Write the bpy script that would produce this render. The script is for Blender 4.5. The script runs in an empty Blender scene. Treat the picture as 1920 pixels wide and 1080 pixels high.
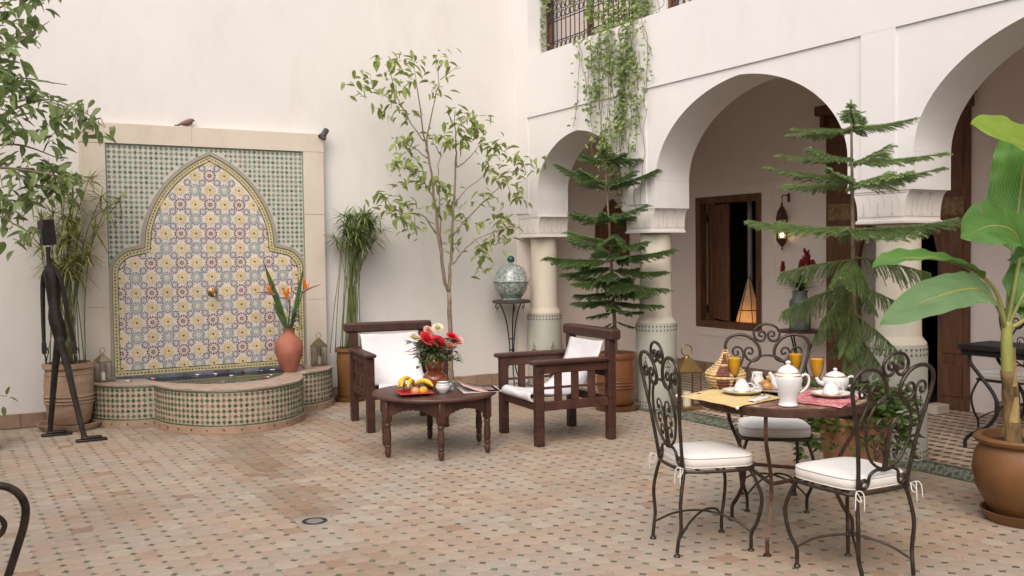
import bpy, bmesh, math, random
from mathutils import Vector, Matrix
from math import sin, cos, pi, sqrt, radians, atan2

# ------------------------------------------------------------------ camera, sky, sun, exposure
scene = bpy.context.scene
col = scene.collection
H = 1.5
yaw, pitch, roll = radians(30.347), radians(2.071), radians(-0.7096)
_F = Vector((sin(yaw)*cos(pitch), cos(yaw)*cos(pitch), -sin(pitch)))
_r0 = Vector((cos(yaw), -sin(yaw), 0)); _u0 = _r0.cross(_F)
_r = _r0*cos(roll) + _u0*sin(roll); _u = -_r0*sin(roll) + _u0*cos(roll)
cam_data = bpy.data.cameras.new('camera'); cam = bpy.data.objects.new('camera', cam_data); col.objects.link(cam)
cam.matrix_world = Matrix(((_r.x, _u.x, -_F.x, 0), (_r.y, _u.y, -_F.y, 0), (_r.z, _u.z, -_F.z, H), (0, 0, 0, 1)))
cam_data.sensor_width = 36; cam_data.lens = 36*1796.43/1920
cam_data.clip_start = .05; cam_data.clip_end = 500
scene.camera = cam

world = bpy.data.worlds.new('World'); scene.world = world; world.use_nodes = True
wn = world.node_tree.nodes; wl = world.node_tree.links
bg = wn['Background']
sky = wn.new('ShaderNodeTexSky'); sky.sky_type = 'NISHITA'; sky.sun_disc = False
SUN_EL, SUN_AZ = 47, 223            # azimuth of the sun, clockwise from +Y
sky.sun_elevation = radians(SUN_EL); sky.sun_rotation = radians(SUN_AZ)
sky.air_density = .6; sky.dust_density = 6; sky.ozone_density = .6
wl.new(sky.outputs[0], bg.inputs[0]); bg.inputs[1].default_value = .15
sd = bpy.data.lights.new('sun', 'SUN'); sd.energy = 1.5; sd.angle = radians(120); sd.color = (1, .975, .95)
so = bpy.data.objects.new('sun', sd); col.objects.link(so)
_sd = Vector((sin(radians(SUN_AZ))*cos(radians(SUN_EL)), cos(radians(SUN_AZ))*cos(radians(SUN_EL)), sin(radians(SUN_EL))))
so.rotation_euler = _sd.to_track_quat('Z', 'Y').to_euler(); so.location = (2, 3, 12)
vs = scene.view_settings
vs.view_transform = 'Standard'; vs.look = 'None'; vs.gamma = 1; vs.use_curve_mapping = False
vs.exposure = 0.41
scene.cycles.use_denoising = True; scene.cycles.use_adaptive_sampling = True; scene.cycles.adaptive_threshold = .02
scene.cycles.max_bounces = 7; scene.cycles.diffuse_bounces = 5; scene.cycles.glossy_bounces = 3; scene.cycles.transmission_bounces = 4; scene.cycles.transparent_max_bounces = 16
scene.cycles.caustics_reflective = False; scene.cycles.caustics_refractive = False
scene.cycles.sample_clamp_indirect = 4

# ------------------------------------------------------------------ helpers
R = random.Random(7)
def lin(c):
    c /= 255
    return c/12.92 if c <= .04045 else ((c+.055)/1.055)**2.4
def S(r, g, b): return (lin(r), lin(g), lin(b))

def mat(name, c, rough=.6, metal=0, c2=None, var=.12, nscale=6, bump=0, bscale=60, spec=.5, coat=0, attr=None, objcol=False,
        trans=0, ior=1.45, emit=None, estr=0, transl=0, detail=4, rand=0, sss=0, stretch=None):
    m = bpy.data.materials.new(name); m.use_nodes = True
    n, l = m.node_tree.nodes, m.node_tree.links
    p = n['Principled BSDF']; out = n['Material Output']
    p.inputs['Roughness'].default_value = rough; p.inputs['Metallic'].default_value = metal
    p.inputs['Specular IOR Level'].default_value = spec; p.inputs['Coat Weight'].default_value = coat
    p.inputs['Transmission Weight'].default_value = trans; p.inputs['IOR'].default_value = ior
    if coat: p.inputs['Coat Roughness'].default_value = .15
    if sss: p.inputs['Subsurface Weight'].default_value = sss; p.inputs['Subsurface Radius'].default_value = (.02, .01, .006)
    tc = n.new('ShaderNodeTexCoord'); vec = tc.outputs['Object']
    if stretch:
        mp = n.new('ShaderNodeMapping'); mp.inputs['Scale'].default_value = stretch; l.new(vec, mp.inputs[0]); vec = mp.outputs[0]
    nz = n.new('ShaderNodeTexNoise'); nz.inputs['Scale'].default_value = nscale; nz.inputs['Detail'].default_value = detail; nz.inputs['Roughness'].default_value = .6
    l.new(vec, nz.inputs['Vector'])
    rp = n.new('ShaderNodeMapRange'); rp.inputs[1].default_value = .3; rp.inputs[2].default_value = .7; l.new(nz.outputs[0], rp.inputs[0])
    mx = n.new('ShaderNodeMix'); mx.data_type = 'RGBA'; l.new(rp.outputs[0], mx.inputs[0])
    if attr or objcol:
        if attr: a = n.new('ShaderNodeAttribute'); a.attribute_name = attr; src = a.outputs['Color']
        else: a = n.new('ShaderNodeObjectInfo'); src = a.outputs['Color']
        for i, f in ((6, 1-var), (7, 1+var)):
            q = n.new('ShaderNodeMix'); q.data_type = 'RGBA'; q.blend_type = 'MULTIPLY'; q.inputs[0].default_value = 1
            q.inputs[7].default_value = (f, f, f, 1); l.new(src, q.inputs[6]); l.new(q.outputs[2], mx.inputs[i])
    else:
        a_ = tuple(x*(1-var) for x in c); b_ = c2 if c2 else tuple(min(1, x*(1+var)) for x in c)
        mx.inputs[6].default_value = (*a_, 1); mx.inputs[7].default_value = (*b_, 1)
    cs = mx.outputs[2]
    if rand:
        oi = n.new('ShaderNodeObjectInfo'); hs = n.new('ShaderNodeHueSaturation')
        mr = n.new('ShaderNodeMapRange'); mr.inputs[3].default_value = 1-rand; mr.inputs[4].default_value = 1+rand
        l.new(oi.outputs['Random'], mr.inputs[0]); l.new(mr.outputs[0], hs.inputs['Value']); l.new(cs, hs.inputs['Color']); cs = hs.outputs[0]
    l.new(cs, p.inputs['Base Color'])
    if bump:
        bz = n.new('ShaderNodeTexNoise'); bz.inputs['Scale'].default_value = bscale; bz.inputs['Detail'].default_value = 3; l.new(vec, bz.inputs['Vector'])
        b = n.new('ShaderNodeBump'); b.inputs['Strength'].default_value = bump; b.inputs['Distance'].default_value = .01
        l.new(bz.outputs[0], b.inputs['Height']); l.new(b.outputs[0], p.inputs['Normal'])
    if emit:
        p.inputs['Emission Color'].default_value = (*emit, 1); p.inputs['Emission Strength'].default_value = estr
    if transl:
        t = n.new('ShaderNodeBsdfTranslucent'); l.new(cs, t.inputs[0])
        ms = n.new('ShaderNodeMixShader'); ms.inputs[0].default_value = transl
        l.new(p.outputs[0], ms.inputs[1]); l.new(t.outputs[0], ms.inputs[2]); l.new(ms.outputs[0], out.inputs['Surface'])
    return m

class MB:
    """collects geometry; build() links it as ONE mesh object"""
    def __init__(s): s.v = []; s.f = []; s.m = []; s.c = []
    def add(s, vs, fs, mi=0, c=None):
        o = len(s.v); s.v += [tuple(x) for x in vs]
        for f in fs: s.f.append(tuple(i+o for i in f)); s.m.append(mi); s.c.append(c)
        return s
    def box(s, a, b, mi=0, c=None, rz=0, T=None):
        x0, y0, z0 = a; x1, y1, z1 = b
        vs = [(x0,y0,z0),(x1,y0,z0),(x1,y1,z0),(x0,y1,z0),(x0,y0,z1),(x1,y0,z1),(x1,y1,z1),(x0,y1,z1)]
        if rz:
            m = Matrix.Rotation(rz, 4, 'Z'); cx = Vector(((x0+x1)/2, (y0+y1)/2, 0)); vs = [m @ (Vector(v)-cx)+cx for v in vs]
        if T: vs = [T @ Vector(v) for v in vs]
        return s.add(vs, [(0,3,2,1),(4,5,6,7),(0,1,5,4),(1,2,6,5),(2,3,7,6),(3,0,4,7)], mi, c)
    def bbox(s, a, b, w=.006, mi=0, c=None, T=None):
        """box with chamfered edges"""
        x0,y0,z0 = a; x1,y1,z1 = b; w = min(w, (x1-x0)*.4, (y1-y0)*.4, (z1-z0)*.4)
        vs=[]; 
        for x,dx in ((x0,w),(x1,-w)):
            for y,dy in ((y0,w),(y1,-w)):
                for z,dz in ((z0,w),(z1,-w)):
                    vs += [(x,y+dy,z+dz),(x+dx,y,z+dz),(x+dx,y+dy,z)]
        if T: vs=[T @ Vector(v) for v in vs]
        I=lambda i,j,k,t:((i*2+j)*2+k)*3+t
        fs=[]
        for i in (0,1): q=[I(i,0,0,0),I(i,1,0,0),I(i,1,1,0),I(i,0,1,0)]; fs.append(q if i else q[::-1])
        for j in (0,1): q=[I(0,j,0,1),I(1,j,0,1),I(1,j,1,1),I(0,j,1,1)]; fs.append(q[::-1] if j else q)
        for k in (0,1): q=[I(0,0,k,2),I(1,0,k,2),I(1,1,k,2),I(0,1,k,2)]; fs.append(q if k else q[::-1])
        for i in (0,1):
            for j in (0,1): fs.append((I(i,j,0,0),I(i,j,1,0),I(i,j,1,1),I(i,j,0,1)))
            for k in (0,1): fs.append((I(i,0,k,0),I(i,1,k,0),I(i,1,k,2),I(i,0,k,2)))
        for j in (0,1):
            for k in (0,1): fs.append((I(0,j,k,1),I(1,j,k,1),I(1,j,k,2),I(0,j,k,2)))
        for i in (0,1):
            for j in (0,1):
                for k in (0,1): fs.append((I(i,j,k,0),I(i,j,k,1),I(i,j,k,2)))
        return s.add(vs, fs, mi, c)
    def tube(s, pts, r, seg=8, mi=0, c=None, cap=True, closed=False):
        pts = [Vector(p) for p in pts]; n = len(pts)
        rs = list(r) if hasattr(r, '__len__') else [r]*n
        vs = []; fs = []; up = None
        for i, p in enumerate(pts):
            if closed: t = pts[(i+1) % n]-pts[i-1]
            else: t = pts[min(i+1, n-1)]-pts[max(i-1, 0)]
            if t.length < 1e-9: t = Vector((0,0,1))
            t.normalize()
            if up is None:
                a = Vector((0,0,1)) if abs(t.z) < .9 else Vector((1,0,0)); up = t.cross(a).normalized()
            else:
                up = (up - t*up.dot(t))
                up = up.normalized() if up.length > 1e-6 else t.orthogonal().normalized()
            w = t.cross(up)
            for k in range(seg):
                a = 2*pi*k/seg; vs.append(p + (up*cos(a)+w*sin(a))*rs[i])
        m = n if closed else n-1
        for i in range(m):
            j = (i+1) % n
            for k in range(seg): k2 = (k+1) % seg; fs.append((i*seg+k, i*seg+k2, j*seg+k2, j*seg+k))
        if cap and not closed: fs.append(tuple(range(seg))[::-1]); fs.append(tuple((n-1)*seg+k for k in range(seg)))
        return s.add(vs, fs, mi, c)
    def lathe(s, prof, seg=24, o=(0,0,0), mi=0, c=None, T=None, a0=0, a1=2*pi, sx=1, sy=1):
        n = len(prof); full = abs(a1-a0-2*pi) < 1e-6; m = seg if full else seg+1; vs = []; fs = []
        for k in range(m):
            a = a0+(a1-a0)*k/seg
            for r_, z in prof: vs.append((o[0]+r_*cos(a)*sx, o[1]+r_*sin(a)*sy, o[2]+z))
        if T: vs = [T @ Vector(v) for v in vs]
        for k in range(seg):
            k2 = (k+1) % m
            for i in range(n-1):
                q = [k*n+i, k2*n+i, k2*n+i+1, k*n+i+1]
                if prof[i][0] < 1e-6: q = [q[0], q[2], q[3]]
                elif prof[i+1][0] < 1e-6: q = q[:3]
                fs.append(tuple(q))
        return s.add(vs, fs, mi, c)
    def ball(s, o, r, seg=12, rings=8, mi=0, c=None, sc=(1,1,1), T=None):
        prof = [(r*sin(pi*i/rings)*1.0, -r*cos(pi*i/rings)*sc[2]) for i in range(rings+1)]
        return s.lathe(prof, seg, o, mi, c, T, sx=sc[0], sy=sc[1])
    def prism(s, poly, h0, h1, axis='z', mi=0, c=None, T=None):
        """poly: list of 2D points (counter-clockwise), extruded along an axis"""
        n = len(poly)
        def P(p, h):
            return (p[0], p[1], h) if axis == 'z' else ((h, p[0], p[1]) if axis == 'x' else (p[0], h, p[1]))
        vs = [P(p, h0) for p in poly]+[P(p, h1) for p in poly]
        if T: vs = [T @ Vector(v) for v in vs]
        fs = [tuple(range(n))[::-1], tuple(range(n, 2*n))]+[(i, (i+1) % n, n+(i+1) % n, n+i) for i in range(n)]
        return s.add(vs, fs, mi, c)
    def mesh(s, name, mats):
        me = bpy.data.meshes.new(name); me.from_pydata(s.v, [], s.f)
        for m in (mats if isinstance(mats, (list, tuple)) else [mats]): me.materials.append(m)
        if any(s.m): me.polygons.foreach_set('material_index', s.m)
        if any(x is not None for x in s.c):
            at = me.color_attributes.new('tint', 'FLOAT_COLOR', 'CORNER'); buf = []
            for f, c in zip(s.f, s.c): buf += list((*(c or (1,1,1)), 1))*len(f)
            at.data.foreach_set('color', buf)
        return me
    def build(s, name, mats, parent=None, smooth=None, loc=None, fix=True):
        me = s.mesh(name, mats)
        if fix:
            b = bmesh.new(); b.from_mesh(me); bmesh.ops.recalc_face_normals(b, faces=b.faces); b.to_mesh(me); b.free()
        if smooth is not None:
            me.polygons.foreach_set('use_smooth', [True]*len(me.polygons))
            if smooth < 180: me.set_sharp_from_angle(angle=radians(smooth))
        o = bpy.data.objects.new(name, me); col.objects.link(o)
        if parent: o.parent = parent
        if loc: o.location = loc
        return o

def tag(o, label=None, cat=None, group=None, kind=None):
    if label: o['label'] = label
    if cat: o['category'] = cat
    if group: o['group'] = group
    if kind: o['kind'] = kind
    return o
def thing(name, label, cat, loc=(0,0,0), rz=0, group=None):
    o = bpy.data.objects.new(name, None); o.empty_display_size = .1; col.objects.link(o)
    o.location = loc; o.rotation_euler = (0, 0, rz)
    return tag(o, label, cat, group)
def put(name, me, parent=None, loc=(0,0,0), rot=(0,0,0), sc=(1,1,1), color=None):
    o = bpy.data.objects.new(name, me); col.objects.link(o); o.location = loc; o.rotation_euler = rot
    o.scale = sc if hasattr(sc, '__len__') else (sc, sc, sc)
    if parent: o.parent = parent
    if color: o.color = (*color, 1)
    return o
def copy_tree(o, parent=None):
    c = o.copy(); col.objects.link(c); c.parent = parent
    for ch in list(o.children): copy_tree(ch, c)
    return c
def cr(pts, n=6):
    """Catmull-Rom through points"""
    P = [Vector(p) for p in pts]; out = []
    for i in range(len(P)-1):
        a = P[i-1] if i else P[0]*2-P[1]; b = P[i]; c = P[i+1]; d = P[i+2] if i+2 < len(P) else P[-1]*2-P[-2]
        for k in range(n):
            t = k/n
            out.append(.5*((2*b)+(c-a)*t+(2*a-5*b+4*c-d)*t*t+(3*b-a-3*c+d)*t**3))
    out.append(P[-1]); return out
def smooth_mesh(o, levels=2):
    m = o.modifiers.new('sub', 'SUBSURF'); m.levels = levels; m.render_levels = levels
    for p in o.data.polygons: p.use_smooth = True
    return o
def tapered(n, a, b): return [a+(b-a)*i/max(1, n-1) for i in range(n)]
def jit(c, a, rnd=R):
    k = 1+rnd.uniform(-a, a); return tuple(max(0, min(1, x*k*(1+rnd.uniform(-a*.3, a*.3)))) for x in c)

# ------------------------------------------------------------------ materials
def plaster(name, c, c2, stain=.25, low=None):
    m = mat(name, c, .85, c2=c2, var=.03, nscale=.9, detail=6, bump=.15, bscale=7, spec=.2)
    n, l = m.node_tree.nodes, m.node_tree.links
    p = n['Principled BSDF']; src = p.inputs['Base Color'].links[0].from_socket
    z = n.new('ShaderNodeTexNoise'); z.inputs['Scale'].default_value = 3.5; z.inputs['Detail'].default_value = 8; z.inputs['Roughness'].default_value = .65
    tc = n.new('ShaderNodeTexCoord'); mp = n.new('ShaderNodeMapping'); mp.inputs['Scale'].default_value = (1, 1, .35)
    l.new(tc.outputs['Object'], mp.inputs[0]); l.new(mp.outputs[0], z.inputs['Vector'])
    mr = n.new('ShaderNodeMapRange'); mr.inputs[1].default_value = .5; mr.inputs[2].default_value = .8; mr.inputs[4].default_value = stain
    l.new(z.outputs[0], mr.inputs[0])
    q = n.new('ShaderNodeMix'); q.data_type = 'RGBA'; q.inputs[7].default_value = (c[0]*.72, c[1]*.66, c[2]*.58, 1)
    l.new(mr.outputs[0], q.inputs[0]); l.new(src, q.inputs[6]); l.new(q.outputs[2], p.inputs['Base Color'])
    return m
WALL = plaster('cream_plaster', (.63, .612, .59), (.66, .64, .615), .26)
WALLR = plaster('white_plaster', (.655, .64, .63), (.68, .665, .655), .2)
PINK = plaster('pink_plaster', (.81, .725, .67), (.84, .76, .71), .12)
STONE = plaster('pale_limestone', (.53, .475, .40), (.58, .52, .43), .45)
CARVED = plaster('carved_plaster', (.72, .69, .665), (.75, .72, .69), .15)
COLMAT = plaster('column_plaster', (.63, .585, .485), (.67, .625, .525), .35)
MARBLE = mat('worn_marble_render', (.50, .50, .44), .5, c2=(.36, .37, .32), nscale=5, detail=8, bump=.1)
GROUT = mat('cement_grout', (.315, .25, .205), .9, nscale=30, var=.15)
GROUTL = mat('pale_grout', (.55, .50, .43), .85, nscale=30, var=.12)
TERRAW = mat('weathered_terracotta', (.27, .165, .10), .8, c2=(.42, .31, .22), nscale=5, detail=7, bump=.2, bscale=40, stretch=(1, 1, 2.2))
SKIRT = mat('terracotta_skirting', (.25, .165, .11), .7, c2=(.34, .24, .165), nscale=7, bump=.15, rand=.14)
WOOD = mat('dark_mahogany_wood', (.036, .015, .012), .42, c2=(.072, .030, .022), nscale=5, stretch=(1, 1, 9), bump=.15, bscale=30)
WOODH = mat('dark_mahogany_wood_grain_across', (.036, .015, .012), .42, c2=(.072, .030, .022), nscale=5, stretch=(9, 9, 1), bump=.15, bscale=30)
WOODR = mat('worn_reddish_wood', (.046, .018, .014), .45, c2=(.088, .036, .026), nscale=6, bump=.15, bscale=30)
TABLEWOOD = mat('old_walnut_wood', (.048, .021, .015), .40, c2=(.095, .043, .030), nscale=7, bump=.15, bscale=40)
DOORWOOD = mat('carved_cedar_wood', (.10, .042, .020), .55, c2=(.18, .080, .038), nscale=5, stretch=(4, 4, .6), bump=.25, bscale=25)
IRON = mat('dark_wrought_iron', (.045, .037, .031), .42, metal=.75, c2=(.085, .066, .052), nscale=25, bump=.2, bscale=90)
IRONB = mat('rusty_brown_iron', (.060, .033, .022), .5, metal=.55, c2=(.12, .062, .04), nscale=20, bump=.2, bscale=90)
BLACKIRON = mat('black_iron', (.018, .017, .017), .5, metal=.4, c2=(.035, .033, .032), nscale=20, bump=.2)
COTTON = mat('white_cotton_canvas', (.64, .635, .65), .9, var=.04, nscale=10, bump=.3, bscale=12, spec=.1)
CUSHION = mat('off_white_cushion_cotton', (.66, .645, .62), .9, var=.05, nscale=8, bump=.35, bscale=16, spec=.1)
PIPING = mat('cushion_piping', (.62, .59, .54), .9, var=.05)
TERRA = mat('terracotta', (.33, .15, .075), .75, c2=(.45, .235, .13), nscale=7, detail=6, bump=.2, bscale=50)
TERRAG = mat('glazed_brown_pot', (.13, .048, .016), .3, c2=(.20, .085, .03), nscale=5, detail=6, bump=.1, bscale=30, coat=.3)
TERRAB = mat('ochre_brown_pot', (.125, .055, .018), .5, c2=(.19, .09, .032), nscale=4, detail=6, bump=.1, bscale=30)
VASEPINK = mat('pink_terracotta_vase', (.30, .10, .065), .7, c2=(.37, .14, .09), nscale=9, bump=.08)
VASERED = mat('glazed_red_brown_vase', (.22, .045, .018), .14, c2=(.30, .075, .03), nscale=6, coat=.6)
SOIL = mat('potting_soil', (.03, .02, .013), .95, nscale=40, var=.4, bump=.6, bscale=60)
BRASS = mat('aged_brass', (.42, .28, .11), .38, metal=.9, c2=(.30, .20, .085), nscale=12, bump=.1)
SILVERED = mat('tarnished_lantern_metal', (.40, .33, .22), .38, metal=.85, c2=(.24, .19, .12), nscale=15)
def sheet(name, tint, ior=1.45, rough=.03, bump=0, bscale=9):
    """thin clear sheet: what lies behind shows through, the rest reflects"""
    m = bpy.data.materials.new(name); m.use_nodes = True; n, l = m.node_tree.nodes, m.node_tree.links
    n.remove(n['Principled BSDF']); t = n.new('ShaderNodeBsdfTransparent'); t.inputs[0].default_value = (*tint, 1)
    g = n.new('ShaderNodeBsdfGlossy'); g.inputs['Roughness'].default_value = rough; f = n.new('ShaderNodeFresnel'); f.inputs[0].default_value = ior
    x = n.new('ShaderNodeMixShader'); l.new(f.outputs[0], x.inputs[0]); l.new(t.outputs[0], x.inputs[1]); l.new(g.outputs[0], x.inputs[2]); l.new(x.outputs[0], n['Material Output'].inputs[0])
    if bump:
        z = n.new('ShaderNodeTexNoise'); z.inputs['Scale'].default_value = bscale; b = n.new('ShaderNodeBump'); b.inputs['Strength'].default_value = bump; b.inputs['Distance'].default_value = .02
        l.new(z.outputs[0], b.inputs['Height']); l.new(b.outputs[0], g.inputs['Normal']); l.new(b.outputs[0], f.inputs['Normal'])
    return m
GLASS = sheet('lantern_glass', (.975, .98, .975), 1.3); CLEAR = sheet('clear_glass', (.97, .97, .97), 1.3)
CANDLE = mat('candle_wax', (.75, .68, .52), .5, var=.05)
PORCELAIN = mat('white_porcelain', (.66, .665, .665), .12, var=.01, coat=.3)
GOLD = mat('gilt_rim', (.62, .47, .22), .3, metal=.8, var=.1)
JUICE = mat('orange_juice', (.95, .47, .01), .3, var=.04, nscale=30, sss=.0)
BARK = mat('grey_brown_bark', (.17, .125, .085), .85, c2=(.28, .22, .16), nscale=18, bump=.5, bscale=60)
TWIG = mat('green_brown_twig', (.14, .12, .06), .8, c2=(.24, .20, .11), nscale=18)
BRONZE = mat('blackened_bronze', (.022, .018, .016), .5, metal=.5, c2=(.045, .038, .034), nscale=14, bump=.4, bscale=30)
DARK = mat('room_gloom_colour', (.05, .04, .032), .9, var=.2)  # near-black, so the unlit rooms' darkness sits in the colour
def leafmat(name, c, c2, transl=.35, rough=.42, attr=None, rand=.22):
    return mat(name, c, rough, c2=c2, nscale=9, transl=transl, rand=rand, spec=.4)
LEAF = leafmat('lemon_leaf', (.20, .265, .065), (.34, .41, .125), .4)
LEAFD = leafmat('dark_citrus_leaf', (.15, .22, .08), (.265, .34, .135), .42)
VINE = leafmat('vine_leaf', (.21, .29, .09), (.34, .42, .17), .45, rand=0)
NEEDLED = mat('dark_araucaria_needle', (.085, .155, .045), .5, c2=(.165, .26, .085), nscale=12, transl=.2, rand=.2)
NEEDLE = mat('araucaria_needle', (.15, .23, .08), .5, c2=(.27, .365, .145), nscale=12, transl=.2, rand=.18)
PAPY = mat('papyrus_blade', (.12, .18, .055), .5, c2=(.22, .28, .09), nscale=5, transl=.2)
PAPYY = mat('yellowing_papyrus_blade', (.24, .265, .065), .5, c2=(.42, .41, .14), nscale=5, transl=.2)
PSTEM = mat('papyrus_stem', (.09, .13, .035), .5, c2=(.15, .18, .06), nscale=8)
BANANA = mat('banana_leaf', (.075, .20, .035), .35, c2=(.13, .29, .06), nscale=3, transl=.3, stretch=(1, 6, 1), spec=.5, rand=.12)
BANANAY = mat('young_banana_leaf', (.26, .42, .045), .35, c2=(.36, .52, .09), nscale=3, transl=.5, stretch=(1, 6, 1))
BSTEM = mat('banana_stalk', (.17, .22, .06), .5, c2=(.30, .27, .09), nscale=7)
BTRUNK = mat('dry_banana_sheath', (.06, .035, .016), .8, c2=(.28, .18, .075), nscale=9, stretch=(2, 2, .6), bump=.4)
# ------------------------------------------------------------------ courtyard floor
FX0, FX1, FY0, FY1 = -2.2, 5.60, -3.5, 9.55
fl = MB(); fl.box((FX0, FY0, -.12), (FX1, FY1, -.0045)); floor = tag(fl.build('floor', GROUT), kind='structure')
tag(floor, 'courtyard floor of worn pink octagon tiles with small green squares')
TILE = mat('worn_pink_cement_tile', (1,1,1), .62, objcol=True, var=.10, nscale=14, detail=5, bump=.12, bscale=40)
TILES = mat('worn_pink_cement_tile_far', (1,1,1), .62, attr='tint', var=.10, nscale=14, detail=5, bump=.12, bscale=40)
CAB = mat('green_glazed_cabochon', (1,1,1), .4, objcol=True, var=.2, nscale=30)
CABS = mat('green_glazed_cabochon_far', (1,1,1), .4, attr='tint', var=.2, nscale=30)
pal = [((.335,.262,.212),9), ((.322,.246,.20),6), ((.342,.265,.208),6), ((.332,.264,.214),6), ((.318,.232,.178),1.8), ((.342,.282,.228),7), ((.315,.247,.205),3), ((.28,.19,.14),.35), ((.352,.29,.235),3)]
palw = [w for _, w in pal]
cabpal = [(.10,.105,.072), (.08,.08,.06), (.085,.12,.072), (.13,.13,.096), (.10,.15,.09), (.12,.10,.078), (.19,.18,.14)]
def seg_d(p, a, b):
    a, b, p = Vector(a), Vector(b), Vector(p); t = max(0, min(1, (p-a).dot(b-a)/(b-a).length_squared)); return (p-a-(b-a)*t).length, t
stainpath = [(2.05, 8.25), (1.98, 7.4), (1.86, 6.4), (1.75, 5.35)]
from mathutils import noise
def stain(x, y):
    d = min(seg_d((x, y), stainpath[i], stainpath[i+1])[0] for i in range(3))
    q = noise.noise(Vector((x*3, y*3, 1)))+.5*noise.noise(Vector((x*9, y*9, 4))); w = .20+.16*q+.08*max(0, y-6.3)
    s = math.exp(-(d/max(.05, w))**2)*(.85+.5*q)
    db = math.hypot(x-2.1, y-8.9)                                   # damp apron round the basin
    s = max(s, .75*math.exp(-((db-.75)/.35)**2)*(.6+q*.8) if y < 9 else 0)
    s = max(s, .55*max(0, noise.noise(Vector((x*.9+4, y*.9, 3)))-.15)*2)
    return max(0, min(1, s))
PX, PY, th0 = .1085, .1105, radians(1.0)
oct_h, cut = .0525, .0215
def octo(): 
    hx, hy = PX/2-.0001, PY/2-.0001
    return [(hx, -hy+cut), (hx, hy-cut), (hx-cut, hy), (-hx+cut, hy), (-hx, hy-cut), (-hx, -hy+cut), (-hx+cut, -hy), (hx-cut, -hy)]
def tilegeo(mb, pts, x, y, zt, tilt=(0,0), c=None, e=.0005):
    n = len(pts)
    top = [(x+p[0]*(1-e/.05), y+p[1]*(1-e/.05), zt+p[0]*tilt[0]+p[1]*tilt[1]) for p in pts]
    bot = [(x+p[0], y+p[1], zt-.0008+p[0]*tilt[0]+p[1]*tilt[1]) for p in pts]
    btm = [(x+p[0], y+p[1], -.006) for p in pts]
    mb.add(top+bot+btm, [tuple(range(n))]+[(n+i, n+(i+1) % n, (i+1) % n, i) for i in range(n)]+[(2*n+i, 2*n+(i+1) % n, n+(i+1) % n, n+i) for i in range(n)], 0, c)
def proj(p):
    v = Vector(p)-Vector((0,0,H)); d = v.dot(_F)
    return (960+1796.43*v.dot(_r)/d, 540-1796.43*v.dot(_u)/d, d) if d > .05 else (-9, -9, -1)
cells = []; cabs = []
for i in range(-24, 60):
    for j in range(0, 92):
        u, v = i*PX, j*PY
        for off, lst in ((0, cells), (.5, cabs)):
            a, b = u+off*PX, v+off*PY
            x, y = a*cos(th0)-b*sin(th0)+.03, a*sin(th0)+b*cos(th0)+.2
            if FX0+.06 < x < FX1-.055 and y < FY1-.06: lst.append((x, y))
def in_view(p):
    q = proj((p[0], p[1], 0)); return q[2] > 0 and -25 < q[0] < 1945 and -20 < q[1] < 1095
def drain_free(x, y): return math.hypot(x-1.735, y-5.205) > .105
tr = random.Random(3)
hexs = sorted([c for c in cells if drain_free(*c)], key=lambda c: (not in_view(c), c[0]**2+c[1]**2))
om = MB(); tilegeo(om, octo(), 0, 0, 0); om_me = om.mesh('octagon_tile', TILE)
far = MB()
for k, (x, y) in enumerate(hexs):
    nb_ = noise.noise(Vector((x*1.7, y*1.7, 9)))+.6*noise.noise(Vector((x*5, y*5, 2))); wgt = [w*(2.2 if (nb_ > .18 and i in (2, 4, 7)) else 2.0 if (nb_ < -.18 and i in (0, 1, 6)) else 1) for i, w in enumerate(palw)]
    c = jit(tr.choices([p for p, _ in pal], wgt)[0], .04, tr); c = tuple(a*(1+b*max(-.4, min(.4, nb_))) for a, b in zip((c[0], c[1]*1.025, c[2]*.99), (.02, -.12, -.22))); s = stain(x, y)
    c = tuple(a*(1-s*k2) for a, k2 in zip(c, (.34, .43, .50)))
    if k < 300: put('floor_tile', om_me, floor, (x, y, tr.uniform(-.0006, .0003)), (tr.gauss(0, .004), tr.gauss(0, .004), 0), color=c)
    else: tilegeo(far, octo(), x, y, tr.uniform(-.0006, .0003), (tr.gauss(0, .004), tr.gauss(0, .004)), c)
tag(far.build('far_floor_tiles', TILES, floor, fix=False), kind='stuff')
cs = [(.0198, 0), (0, .0198), (-.0198, 0), (0, -.0198)]
cm = MB(); tilegeo(cm, cs, 0, 0, 0, e=.002); cm_me = cm.mesh('cabochon_tile', CAB); farc = MB()
for k, (x, y) in enumerate(sorted([c for c in cabs if drain_free(*c)], key=lambda c: (not in_view(c), c[0]**2+c[1]**2))):
    c = jit(tr.choice(cabpal), .2, tr)
    if tr.random() < .05: c = (.34, .27, .21)
    if k < 300: put('cabochon', cm_me, floor, (x, y, tr.uniform(-.001, .0008)), (0, 0, tr.gauss(0, .08)), color=c)
    else: tilegeo(farc, cs, x, y, tr.uniform(-.001, .0008), c=c, e=.002)
tag(farc.build('far_cabochons', CABS, floor, fix=False), kind='stuff')

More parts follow.
